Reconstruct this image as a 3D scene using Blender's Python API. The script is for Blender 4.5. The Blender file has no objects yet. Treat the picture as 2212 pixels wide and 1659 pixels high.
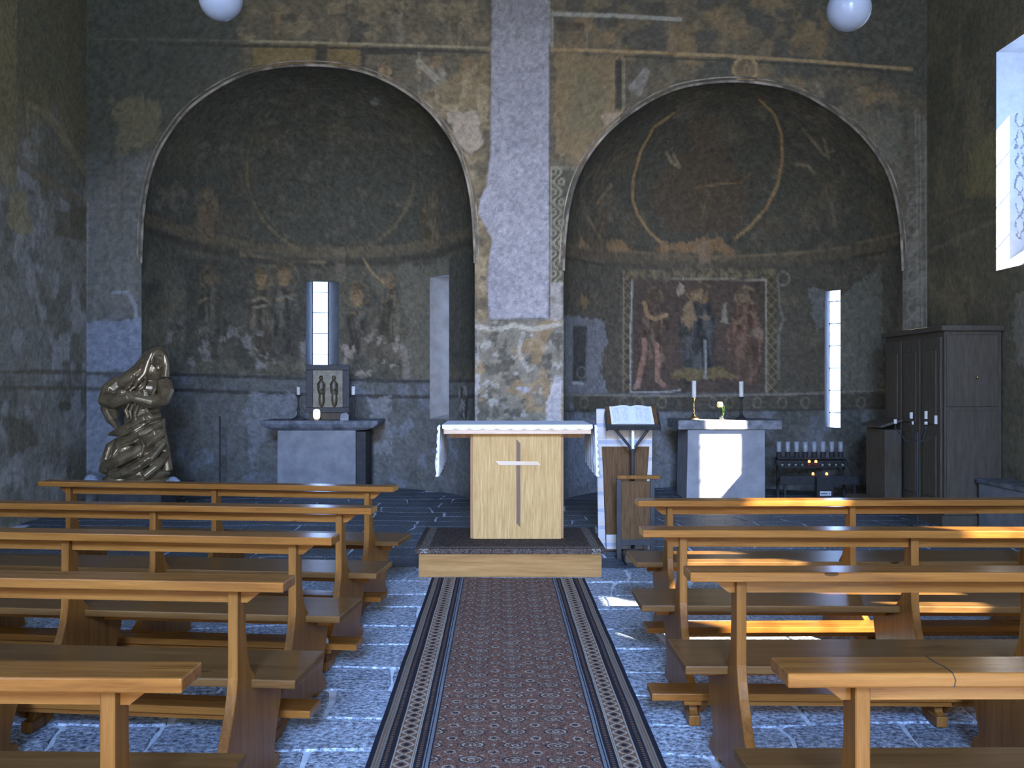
import bpy, bmesh, math, random
import numpy as np
from mathutils import Vector, Matrix
R = math.radians
random.seed(7)
scene = bpy.context.scene
C = scene.collection

# ------------------------------------------------------------------ camera
CAM_Z, FOC, VX, VY = 1.57, 2150.0, 1080.0, 830.0
cam_d = bpy.data.cameras.new('camera'); cam = bpy.data.objects.new('camera', cam_d); C.objects.link(cam)
cam.location = (0, 0, CAM_Z); cam.rotation_euler = (R(90), 0, 0)
cam_d.sensor_width = 36; cam_d.lens = 36 * FOC / 2212
cam_d.shift_x = (1106 - VX) / 2212; cam_d.shift_y = (VY - 829.5) / 2212
cam_d.clip_start = 0.05; cam_d.clip_end = 400
scene.camera = cam

# ------------------------------------------------------------------ sky, sun, exposure
SKY = (0.42, 0.64, 1.20); SKY_STRENGTH = 12.0
w = bpy.data.worlds.new('sky'); scene.world = w; w.use_nodes = True
w.node_tree.nodes['Background'].inputs[0].default_value = (*SKY, 1)
w.node_tree.nodes['Background'].inputs[1].default_value = SKY_STRENGTH
SUN_DIR = Vector((-1.0, 0.97, -1.15))
sd = bpy.data.lights.new('sun', 'SUN'); sd.energy = 60.0; sd.color = (1.0, 0.90, 0.74); sd.angle = R(0.6)
sun = bpy.data.objects.new('sun', sd); C.objects.link(sun)
sun.rotation_euler = SUN_DIR.to_track_quat('-Z', 'Y').to_euler(); sun.location = (8, 0, 12)
vs = scene.view_settings
vs.view_transform = 'Standard'; vs.look = 'None'; vs.gamma = 1.0; vs.use_curve_mapping = False; vs.exposure = -0.12
cy = scene.cycles
cy.use_denoising = True; cy.max_bounces = 10; cy.diffuse_bounces = 6; cy.glossy_bounces = 4
cy.transparent_max_bounces = 12; cy.sample_clamp_indirect = 6.0; cy.caustics_reflective = False; cy.caustics_refractive = False

def portal(loc, direction, sx, sy):
    l = bpy.data.lights.new('daylight_portal', 'AREA'); l.shape = 'RECTANGLE'; l.size = sx; l.size_y = sy
    l.cycles.is_portal = True
    o = bpy.data.objects.new('daylight_portal', l); C.objects.link(o); o.location = loc
    o.rotation_euler = Vector(direction).to_track_quat('-Z', 'Z').to_euler()
    return o

# ------------------------------------------------------------------ plan of the room (metres)
WALL_Y = 13.0                    # wall with the two apses
XL, XR = -5.40, 5.58             # side walls
Y_BACK, Z_TOP = -8.0, 7.4
S = FOC / WALL_Y                 # measured units per metre on the apse wall
def wx(px): return (px - VX) / S
def wz(py): return CAM_Z - (py - VY) / S
def at(px, D): return (px - VX) * D / FOC
def hz(py, D): return CAM_Z - (py - VY) * D / FOC
# door and windows of the west end (behind the viewer) and of the south wall
DOOR = (-1.5, 1.5, 0.0, 4.0)
# south windows: inner opening y0,y1,z0,z1 ; outer opening y0,y1,z0,z1
WINS = [((9.75, 11.19, 2.845, 5.30), (10.02, 10.77, 3.35, 5.20)),
        ((0.70, 3.00, 3.80, 6.40), (0.92, 2.14, 4.72, 6.30)),
        ((-4.6, -2.2, 2.60, 5.80), (-4.5, -2.6, 3.00, 5.75))]  # last window is unseen, added behind the viewer for more daylight
WALL_T = 0.60
NORTH = [(-5.4, -3.2, 3.6, 6.4), (-1.8, 0.4, 3.6, 6.4)]   # unseen openings added to the north wall for fill daylight
GALLERY = (-1.5, 1.5, 4.9, 6.9)                                  # wide west window above the door
for (a, b, c, d) in NORTH: portal((XL - 0.02, (a + b) / 2, (c + d) / 2), (1, 0, 0), b - a, d - c)
dl = bpy.data.lights.new('west_door_daylight', 'AREA'); dl.shape = 'RECTANGLE'; dl.size = 3.0; dl.size_y = 4.0
dl.spread = R(30); dl.energy = 33.0; dl.color = (1.0, 0.88, 0.74)
do = bpy.data.objects.new('west_door_daylight', dl); C.objects.link(do); do.location = (0, Y_BACK - 0.05, 2.0); do.rotation_euler = (R(90), 0, 0)
dw = bpy.data.lights.new('west_fill_light', 'AREA'); dw.shape = 'RECTANGLE'; dw.size = 3.0; dw.size_y = 4.0; dw.energy = 260.0; dw.color = (1.0, 0.95, 0.86)  # fill lamp added at the doorway to lift the dark walls
dwo = bpy.data.objects.new('west_fill_light', dw); C.objects.link(dwo); dwo.location = (0, Y_BACK - 0.08, 2.0); dwo.rotation_euler = (R(90), 0, 0)
gl = bpy.data.lights.new('west_window_daylight', 'AREA'); gl.shape = 'RECTANGLE'; gl.size = 3.0; gl.size_y = 2.0
gl.spread = R(42); gl.energy = 310.0; gl.color = (0.33, 0.52, 1.0)
go = bpy.data.objects.new('west_window_daylight', gl); C.objects.link(go); go.location = (0, Y_BACK - 0.05, 5.9); go.rotation_euler = (R(90 - 20), 0, 0)   # the sky stands high behind the window
for _, (a, b, c, d) in WINS:
    portal((XR + WALL_T - 0.01, (a + b) / 2, (c + d) / 2), (-1, 0, 0), b - a, d - c)

# ------------------------------------------------------------------ node helpers
class N:
    """tiny expression builder over shader nodes"""
    def __init__(s, nt, sock): s.nt = nt; s.s = sock
    def _m(s, op, *others):
        n = s.nt.nodes.new('ShaderNodeMath'); n.operation = op
        for i, o in enumerate((s,) + others):
            if isinstance(o, N): s.nt.links.new(o.s, n.inputs[i])
            else: n.inputs[i].default_value = o
        return N(s.nt, n.outputs[0])
    def __add__(s, o): return s._m('ADD', o)
    def __sub__(s, o): return s._m('SUBTRACT', o)
    def __mul__(s, o): return s._m('MULTIPLY', o)
    def __truediv__(s, o): return s._m('DIVIDE', o)
    def abs(s): return s._m('ABSOLUTE')
    def sin(s): return s._m('SINE')
    def fract(s): return s._m('FRACT')
    def floor(s): return s._m('FLOOR')
    def sqrt(s): return s._m('SQRT')
    def lt(s, o): return s._m('LESS_THAN', o)
    def gt(s, o): return s._m('GREATER_THAN', o)
    def mx(s, o): return s._m('MAXIMUM', o)
    def mn(s, o): return s._m('MINIMUM', o)
    def pp(s, o): return s._m('PINGPONG', o)
    def between(s, a, b): return s.gt(a) * s.lt(b)
def new_mat(name, rough=0.6, spec=0.4, metallic=0.0):
    m = bpy.data.materials.new(name); m.use_nodes = True
    b = m.node_tree.nodes['Principled BSDF']
    b.inputs['Roughness'].default_value = rough; b.inputs['Metallic'].default_value = metallic
    b.inputs['Specular IOR Level'].default_value = spec
    return m, m.node_tree, b
def coords(nt, scale=(1, 1, 1), rnd=False):
    tc = nt.nodes.new('ShaderNodeTexCoord'); mp = nt.nodes.new('ShaderNodeMapping')
    mp.inputs['Scale'].default_value = scale
    nt.links.new(tc.outputs['Object'], mp.inputs['Vector'])
    if rnd:
        oi = nt.nodes.new('ShaderNodeObjectInfo'); vm = nt.nodes.new('ShaderNodeVectorMath'); vm.operation = 'SCALE'
        vm.inputs[0].default_value = (37.0, 51.0, 23.0); nt.links.new(oi.outputs['Random'], vm.inputs['Scale'])
        nt.links.new(vm.outputs[0], mp.inputs['Location'])
    return mp.outputs[0]
def noise(nt, vec, scale, detail=4, rough=0.6, dist=0.0):
    n = nt.nodes.new('ShaderNodeTexNoise'); n.inputs['Scale'].default_value = scale
    n.inputs['Detail'].default_value = detail; n.inputs['Roughness'].default_value = rough; n.inputs['Distortion'].default_value = dist
    nt.links.new(vec, n.inputs['Vector']); return n.outputs['Fac']
def ramp(nt, fac, stops):
    r = nt.nodes.new('ShaderNodeValToRGB'); e = r.color_ramp.elements
    while len(e) < len(stops): e.new(0.5)
    for k, (p, c) in enumerate(stops): e[k].position = p; e[k].color = (*c, 1)
    nt.links.new(fac, r.inputs[0]); return r.outputs[0]
def mixc(nt, fac, a, b, mode='MIX'):
    n = nt.nodes.new('ShaderNodeMix'); n.data_type = 'RGBA'; n.blend_type = mode
    for sock, v in ((n.inputs[0], fac), (n.inputs[6], a), (n.inputs[7], b)):
        if isinstance(v, N): v = v.s
        if hasattr(v, 'is_output'): nt.links.new(v, sock)
        elif isinstance(v, (int, float)): sock.default_value = v
        else: sock.default_value = (*v, 1)
    return n.outputs[2]
def bump(nt, b, h, strength, dist=0.01):
    n = nt.nodes.new('ShaderNodeBump'); n.inputs['Strength'].default_value = strength; n.inputs['Distance'].default_value = dist
    nt.links.new(h, n.inputs['Height']); nt.links.new(n.outputs[0], b.inputs['Normal'])
def lin(c):
    c = np.asarray(c, float) / 255.0
    return np.where(c <= 0.04045, c / 12.92, ((c + 0.055) / 1.055) ** 2.4)
def L3(r, g, b): return tuple(float(v) for v in lin((r, g, b)))
def noisy(name, c1, c2, scale=8, rough=0.7, spec=0.3, bmp=0.2, metallic=0.0, stretch=(1, 1, 1), detail=5, lo=0.35, hi=0.65):
    m, nt, b = new_mat(name, rough, spec, metallic)
    f = noise(nt, coords(nt, stretch, True), scale, detail)
    nt.links.new(ramp(nt, f, [(lo, c1), (hi, c2)]), b.inputs['Base Color'])
    if bmp: bump(nt, b, f, bmp)
    return m
def wood(name, dark, mid, light, axis, rough=0.3, spec=0.5, bands=14.0, knots=True, kr=0.055):
    m, nt, b = new_mat(name, rough, spec)
    sc = [9.0, 9.0, 9.0]; sc[axis] = 0.55
    v = coords(nt, tuple(sc), True)
    f = noise(nt, v, bands / 9.0 * 1.6, 6, 0.65, 0.4)
    col = ramp(nt, f, [(0.30, dark), (0.48, mid), (0.70, light)])
    sc2 = [60.0, 60.0, 60.0]; sc2[axis] = 2.0
    g = noise(nt, coords(nt, tuple(sc2), True), 3.0, 3)
    col = mixc(nt, 0.35, col, ramp(nt, g, [(0.3, (0.45, 0.40, 0.34)), (0.7, (1, 1, 1))]), 'MULTIPLY')
    if knots:
        sc3 = [7.0, 7.0, 7.0]; sc3[axis] = 2.2
        vo = nt.nodes.new('ShaderNodeTexVoronoi'); vo.inputs['Scale'].default_value = 0.9
        nt.links.new(coords(nt, tuple(sc3), True), vo.inputs['Vector'])
        col = mixc(nt, N(nt, vo.outputs['Distance']).lt(kr), col, tuple(0.35 * k for k in dark))
    nt.links.new(col, b.inputs['Base Color'])
    bump(nt, b, g, 0.06)
    return m

# ------------------------------------------------------------------ materials
M = {}
M['pine_x'] = wood('varnished pine along x', (0.16, 0.060, 0.012), (0.235, 0.094, 0.019), (0.31, 0.138, 0.031), 0, 0.19, 0.20)
M['pine_z'] = wood('varnished pine upright', (0.145, 0.057, 0.012), (0.215, 0.091, 0.020), (0.285, 0.130, 0.032), 2, 0.34, 0.14, knots=False)
M['pine_seat'] = wood('worn seat board', (0.085, 0.040, 0.012), (0.125, 0.062, 0.019), (0.17, 0.090, 0.030), 0, 0.28, 0.20)
M['altar_wood'] = wood('pale altar veneer', (0.40, 0.245, 0.085), (0.51, 0.325, 0.125), (0.62, 0.43, 0.19), 2, 0.5, 0.1, 40.0, knots=False)
M['altar_edge'] = wood('altar edge strip', (0.24, 0.12, 0.045), (0.32, 0.17, 0.065), (0.40, 0.22, 0.09), 2, 0.5, 0.3, knots=False)
M['altar_top'] = wood('altar table board', (0.50, 0.33, 0.20), (0.64, 0.44, 0.29), (0.76, 0.56, 0.40), 0, 0.45, 0.3, knots=False)
M['platform'] = wood('knotty platform pine', (0.25, 0.130, 0.040), (0.35, 0.19, 0.064), (0.45, 0.26, 0.095), 0, 0.55, 0.1, kr=0.12)
M['groove_shade'] = noisy('shaded groove wood', (0.10, 0.055, 0.03), (0.17, 0.10, 0.055), 10, 0.5, stretch=(1, 1, 0.1))  # shade of the upright groove, put into the wood colour
M['groove_lit'] = noisy('lit groove wood', (0.55, 0.42, 0.28), (0.68, 0.54, 0.38), 10, 0.5, stretch=(0.1, 1, 1))  # lit face of the cross groove, put into the wood colour
M['brown_wood'] = noisy('brown stained wood', (0.085, 0.045, 0.018), (0.145, 0.080, 0.034), 9, 0.6, 0.1, 0.1, stretch=(6, 6, 0.6))
M['dark_wood'] = noisy('blackened oak', (0.105, 0.088, 0.066), (0.14, 0.118, 0.09), 7, 0.8, 0.08, 0.2, stretch=(5, 5, 0.6))
M['black_metal'] = noisy('black painted metal', (0.034, 0.034, 0.034), (0.05, 0.05, 0.05), 20, 0.5, 0.25, 0.05)
M['brass'] = noisy('polished brass', (0.62, 0.46, 0.22), (0.80, 0.62, 0.34), 12, 0.25, 0.5, 0.03, 1.0)
M['wax'] = noisy('white wax', (0.70, 0.68, 0.62), (0.82, 0.80, 0.74), 14, 0.5, 0.4, 0.03)
M['stone_slab'] = noisy('grey stone slab', (0.10, 0.11, 0.12), (0.26, 0.27, 0.30), 7, 0.8, 0.2, 0.5)
M['stone_pale'] = noisy('pale stone slab', (0.30, 0.30, 0.31), (0.46, 0.46, 0.47), 8, 0.7, 0.2, 0.4)
M['stone_mid'] = noisy('weathered stone slab', (0.15, 0.155, 0.165), (0.34, 0.34, 0.35), 9, 0.75, 0.2, 0.6)
M['plaster_altar'] = noisy('altar plaster', (0.23, 0.235, 0.25), (0.33, 0.335, 0.35), 5, 0.9, 0.1, 0.25)
M['plaster_altar2'] = noisy('light altar plaster', (0.33, 0.33, 0.34), (0.44, 0.44, 0.45), 5, 0.9, 0.1, 0.25)
M['plinth'] = noisy('dark plinth', (0.045, 0.046, 0.047), (0.075, 0.075, 0.075), 6, 0.8, 0.2, 0.3)
M['bronze'] = noisy('gilded bronze', (0.17, 0.118, 0.06), (0.38, 0.28, 0.155), 9, 0.30, 0.5, 0.15, 0.5)
M['gold'] = noisy('old gold relief', (0.05, 0.042, 0.022), (0.12, 0.10, 0.055), 14, 0.4, 0.4, 0.2, 0.2)
M['book_paper'] = None
M['cover'] = noisy('book cover', (0.10, 0.03, 0.03), (0.15, 0.05, 0.04), 9)
M['lampglass'] = noisy('opal lamp glass', (0.34, 0.37, 0.43), (0.38, 0.41, 0.47), 3, 0.25, 0.5, 0.0)
M['ceiling'] = noisy('old ceiling boards', (0.05, 0.04, 0.03), (0.09, 0.07, 0.05), 4, 0.8, 0.2, 0.2, stretch=(1, 0.1, 1))
M['backwall'] = noisy('plain plaster', (0.56, 0.56, 0.55), (0.68, 0.67, 0.65), 2, 0.95, 0.1, 0.2)
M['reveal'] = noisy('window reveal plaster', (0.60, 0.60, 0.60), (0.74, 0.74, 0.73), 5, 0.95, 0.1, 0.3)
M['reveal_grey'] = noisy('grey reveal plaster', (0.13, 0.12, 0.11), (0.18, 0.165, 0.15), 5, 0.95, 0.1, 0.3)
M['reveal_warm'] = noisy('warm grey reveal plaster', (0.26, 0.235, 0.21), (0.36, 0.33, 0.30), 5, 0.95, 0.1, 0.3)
M['leaf'] = noisy('tulip leaf', (0.12, 0.25, 0.04), (0.22, 0.38, 0.07), 12, 0.5)
M['petal'] = noisy('pale yellow petal', (0.80, 0.74, 0.30), (0.85, 0.82, 0.50), 12, 0.5)
M['label'] = noisy('white label card', (0.72, 0.74, 0.74), (0.80, 0.82, 0.82), 12, 0.5, bmp=0)
M['ink'] = noisy('black ink', (0.02, 0.02, 0.02), (0.03, 0.03, 0.03), 12, 0.7, bmp=0)
M['lace'] = noisy('white altar linen', (0.70, 0.74, 0.80), (0.82, 0.85, 0.88), 30, 0.8, 0.1, 0.0)
M['red_glass'] = noisy('red votive glass', (0.30, 0.03, 0.02), (0.42, 0.06, 0.03), 9, 0.2, 0.5, 0.0)
M['rag'] = noisy('pale blue cloth', (0.26, 0.30, 0.38), (0.44, 0.48, 0.55), 18, 0.8)
M['iron'] = noisy('window iron', (0.03, 0.03, 0.03), (0.06, 0.06, 0.06), 12, 0.6)
def glow(name, col, s):
    m = bpy.data.materials.new(name); m.use_nodes = True; nt = m.node_tree
    b = nt.nodes['Principled BSDF']; b.inputs['Emission Color'].default_value = (*col, 1); b.inputs['Emission Strength'].default_value = s
    b.inputs['Base Color'].default_value = (*col, 1); return m
M['candle_glow'] = glow('lit candle', (1.0, 0.93, 0.80), 2.6)
M['flame'] = glow('candle flame', (1.0, 0.45, 0.14), 2.2)
def glassm(name, tint, mixv=0.10):
    m = bpy.data.materials.new(name); m.use_nodes = True; nt = m.node_tree; nt.nodes.remove(nt.nodes['Principled BSDF'])
    t = nt.nodes.new('ShaderNodeBsdfTransparent'); t.inputs[0].default_value = (*tint, 1)
    g = nt.nodes.new('ShaderNodeBsdfGlossy'); g.inputs['Roughness'].default_value = 0.05
    mx = nt.nodes.new('ShaderNodeMixShader'); mx.inputs[0].default_value = mixv
    nt.links.new(t.outputs[0], mx.inputs[1]); nt.links.new(g.outputs[0], mx.inputs[2])
    nt.links.new(mx.outputs[0], nt.nodes['Material Output'].inputs[0]); return m
M['pane'] = glassm('clear window pane', (0.97, 0.98, 0.98), 0.06)
M['cup'] = glassm('clear cup glass', (0.90, 0.93, 0.93), 0.30)

def frosted(name, col, mixv):
    m = bpy.data.materials.new(name); m.use_nodes = True; nt = m.node_tree; b = nt.nodes['Principled BSDF']
    b.inputs['Base Color'].default_value = (*col, 1); b.inputs['Roughness'].default_value = 0.2
    t = nt.nodes.new('ShaderNodeBsdfTransparent'); mx = nt.nodes.new('ShaderNodeMixShader'); mx.inputs[0].default_value = mixv
    nt.links.new(t.outputs[0], mx.inputs[1]); nt.links.new(b.outputs[0], mx.inputs[2]); nt.links.new(mx.outputs[0], nt.nodes['Material Output'].inputs[0]); return m
M['frosted'] = frosted('frosted candle glass', (0.62, 0.66, 0.72), 0.45)

def fresco_mat(name, rough=0.92):
    m, nt, b = new_mat(name, rough, 0.12)
    a = nt.nodes.new('ShaderNodeAttribute'); a.attribute_name = 'paint'
    v = coords(nt)
    g = noise(nt, v, 55.0, 3, 0.7); h = noise(nt, v, 9.0, 6, 0.65)
    c1 = mixc(nt, 0.75, a.outputs['Color'], ramp(nt, g, [(0.30, (0.70, 0.70, 0.72)), (0.70, (1.28, 1.27, 1.25))]), 'MULTIPLY')
    c2 = mixc(nt, 0.55, c1, ramp(nt, h, [(0.32, (0.78, 0.78, 0.79)), (0.68, (1.18, 1.17, 1.16))]), 'MULTIPLY')
    nt.links.new(c2, b.inputs['Base Color'])
    bump(nt, b, h, 0.5, 0.03)
    return m
M['fresco'] = fresco_mat('faded fresco plaster')

def stone_mat(name, k):
    m, nt, b = new_mat(name, 0.55, 0.3)
    v = coords(nt); oi = nt.nodes.new('ShaderNodeObjectInfo')
    geo = nt.nodes.new('ShaderNodeNewGeometry')
    rn = N(nt, geo.outputs['Random Per Island']) * 0.5 + N(nt, oi.outputs['Random']) * 0.5
    g = noise(nt, v, 38.0, 4, 0.75); h = noise(nt, v, 5.0, 5, 0.65)
    S3 = lambda *c: tuple(q * k for q in c)
    c = ramp(nt, g, [(0.36, S3(0.075, 0.085, 0.105)), (0.50, S3(0.36, 0.43, 0.52)), (0.62, S3(0.72, 0.82, 0.92))])
    c = mixc(nt, 0.6, c, ramp(nt, h, [(0.3, (0.55, 0.55, 0.57)), (0.7, (1.2, 1.2, 1.2))]), 'MULTIPLY')
    c = mixc(nt, 1.0, c, ramp(nt, rn.s, [(0.0, (0.72, 0.72, 0.72)), (1.0, (1.12, 1.12, 1.12))]), 'MULTIPLY')
    nt.links.new(c, b.inputs['Base Color'])
    bump(nt, b, g, 0.6, 0.02)
    return m
M['flag'] = stone_mat('flagstone', 1.0)
M['flag_dimmed'] = stone_mat('flagstone darkened for falloff', 0.34)  # far stones darkened in colour to stand in for light falloff
M['mortar'] = noisy('pale floor mortar', (0.56, 0.64, 0.72), (0.80, 0.87, 0.92), 14, 0.85, 0.2, 0.4)

def carpet_mat(name, half, field_red, scale=1.0, dim=1.0):
    """runner: x across (object space, centred), y along"""
    m, nt, b = new_mat(name, 0.95, 0.05)
    tc = nt.nodes.new('ShaderNodeTexCoord'); sp = nt.nodes.new('ShaderNodeSeparateXYZ'); nt.links.new(tc.outputs['Object'], sp.inputs[0])
    x = N(nt, sp.outputs[0]); y = N(nt, sp.outputs[1])
    e = x.abs() * -1.0 + half                     # distance from the long edge
    ground = tuple(k * dim for k in field_red); cream = tuple(k * dim for k in (0.30, 0.27, 0.22)); navy = tuple(k * dim for k in (0.022, 0.022, 0.028))
    tan = tuple(k * dim for k in (0.15, 0.088, 0.055)); slate = tuple(k * dim for k in (0.15, 0.165, 0.18))
    # field: two interleaved lattices of rosettes with curled leaves
    def lattice(px, py, ox, oy):
        u = ((x + ox) / px).fract() - 0.5; v = ((y + oy) / py).fract() - 0.5
        return u * px, v * py
    P, Q = 0.185 * scale, 0.17 * scale
    def ring(ox, oy, r0, r1, p=P, q=Q, sx=1.0, sy=1.0):
        u, v = lattice(p, q, ox, oy); d = (u * u * sx + v * v * sy).sqrt()
        return d.between(r0 * scale, r1 * scale)
    nz = N(nt, noise(nt, tc.outputs['Object'], 120.0 / scale, 2, 0.6))
    nz2 = N(nt, noise(nt, tc.outputs['Object'], 42.0 / scale, 3, 0.7, 1.5))
    light = ring(0, 0, 0.015, 0.025).mx(ring(P / 2, Q / 2, 0.009, 0.018)).mx(ring(P / 2, Q / 2, 0.038, 0.047, sy=1.9) * y.sin().abs().lt(2.0))
    light = light.mx(ring(P / 4, Q / 4, 0.0, 0.008)).mx(ring(-P / 4, Q / 4, 0.0, 0.008)).mx(ring(0, Q / 2, 0.0, 0.009)).mx(ring(P / 2, 0, 0.006, 0.012))
    light = light.mx(nz2.between(0.475, 0.50)) * nz.gt(0.44)
    dark = ring(0, 0, 0.0, 0.012).mx(ring(P / 2, Q / 2, 0.047, 0.056, sy=1.9)).mx(nz2.between(0.56, 0.60)).mx(ring(P / 2, Q / 2, 0.017, 0.022))
    col = mixc(nt, nz, tuple(0.7 * k for k in ground), tuple(1.3 * k for k in ground))
    col = mixc(nt, dark, col, navy); col = mixc(nt, light * 0.95, col, cream)
    # border, from the field outwards
    def band(a, bb, c):
        nonlocal col; col = mixc(nt, e.between(a * scale, bb * scale), col, c)
    band(0.0, 0.262, navy)
    band(0.232, 0.256, slate); band(0.238, 0.243, navy)
    beads = ((y / (0.022 * scale)).fract() - 0.5).abs().lt(0.24) * e.between(0.206 * scale, 0.220 * scale)
    col = mixc(nt, beads, col, tan)
    band(0.189, 0.194, cream)
    band(0.100, 0.188, tan)
    # meander with rosettes
    mid = e - 0.144 * scale
    wave = (y * (2 * math.pi / (0.155 * scale))).sin() * (0.030 * scale)
    col = mixc(nt, (mid - wave).abs().lt(0.0055 * scale), col, cream)
    col = mixc(nt, (mid + wave).abs().lt(0.0055 * scale), col, cream)
    v = ((y / (0.0775 * scale)).fract() - 0.5) * (0.0775 * scale)
    d = (v * v * 0.6 + mid * mid).sqrt()
    col = mixc(nt, d.lt(0.013 * scale), col, navy)
    col = mixc(nt, (mid.abs() - 0.040 * scale).abs().lt(0.003 * scale), col, cream)
    beads2 = ((y / (0.022 * scale)).fract() - 0.5).abs().lt(0.24) * e.between(0.066 * scale, 0.080 * scale)
    col = mixc(nt, beads2, col, tan)
    band(0.022, 0.056, tuple(0.55 * k for k in cream)); band(0.030, 0.036, tan); band(0.042, 0.046, tan)
    col = mixc(nt, 0.5, col, ramp(nt, nz.s, [(0.3, (0.55, 0.55, 0.55)), (0.7, (1.25, 1.25, 1.25))]), 'MULTIPLY')
    nt.links.new(col, b.inputs['Base Color']); bump(nt, b, nz.s, 0.4, 0.006)
    return m
M['runner'] = carpet_mat('patterned runner', 0.615, (0.135, 0.066, 0.045), 1.0, 1.35)
def rug_mat():
    m, nt, b = new_mat('dark floral rug', 0.95, 0.05); v = coords(nt)
    a = N(nt, noise(nt, v, 38, 3, 0.7, 1.0)); c = N(nt, noise(nt, v, 90, 2))
    col = mixc(nt, a.gt(0.55), (0.040, 0.030, 0.027), (0.085, 0.050, 0.038)); col = mixc(nt, a.between(0.49, 0.515), col, (0.22, 0.20, 0.16))
    sp = nt.nodes.new('ShaderNodeSeparateXYZ'); nt.links.new(v, sp.inputs[0]); y = N(nt, sp.outputs[1]); x = N(nt, sp.outputs[0])
    edge = (y + 0.53).abs().lt(0.035).mx((x.abs() - 0.70).abs().lt(0.035)); col = mixc(nt, edge * c.gt(0.52), col, (0.26, 0.24, 0.20))
    nt.links.new(col, b.inputs['Base Color']); bump(nt, b, c.s, 0.4, 0.006); return m
M['rug'] = rug_mat()

def page_mat():
    m, nt, b = new_mat('printed page', 0.8, 0.2)
    tc = nt.nodes.new('ShaderNodeTexCoord'); sp = nt.nodes.new('ShaderNodeSeparateXYZ'); nt.links.new(tc.outputs['Object'], sp.inputs[0])
    x, y = N(nt, sp.outputs[0]), N(nt, sp.outputs[1])
    nz = N(nt, noise(nt, coords(nt, (1, 0.2, 1)), 160, 2))
    lines = (y / 0.012).fract().lt(0.42) * nz.gt(0.47) * (x.abs() - 0.105).abs().lt(0.07) * (y.abs()).lt(0.105)
    lines = lines * (((x.abs() - 0.105).abs()).gt(0.006))
    nt.links.new(mixc(nt, lines * 0.6, (0.72, 0.75, 0.80), (0.14, 0.16, 0.22)), b.inputs['Base Color']); return m
M['book_paper'] = page_mat()
def plaid_mat():
    m, nt, b = new_mat('pale plaid board', 0.7, 0.2)
    tc = nt.nodes.new('ShaderNodeTexCoord'); sp = nt.nodes.new('ShaderNodeSeparateXYZ'); nt.links.new(tc.outputs['Object'], sp.inputs[0])
    x, z = N(nt, sp.outputs[0]), N(nt, sp.outputs[2])
    nz = N(nt, noise(nt, coords(nt, (3, 3, 30)), 6, 4))
    c = mixc(nt, nz, (0.46, 0.43, 0.40), (0.66, 0.63, 0.60))
    c = mixc(nt, ((z / 0.16).fract()).between(0.30, 0.52) * 0.55, c, (0.22, 0.28, 0.40))
    c = mixc(nt, ((z / 0.16).fract()).between(0.62, 0.70) * 0.5, c, (0.60, 0.46, 0.22))
    c = mixc(nt, ((x / 0.11).fract()).between(0.35, 0.50) * 0.30, c, (0.26, 0.32, 0.44))
    nt.links.new(c, b.inputs['Base Color']); return m
M['plaid'] = plaid_mat()

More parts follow.
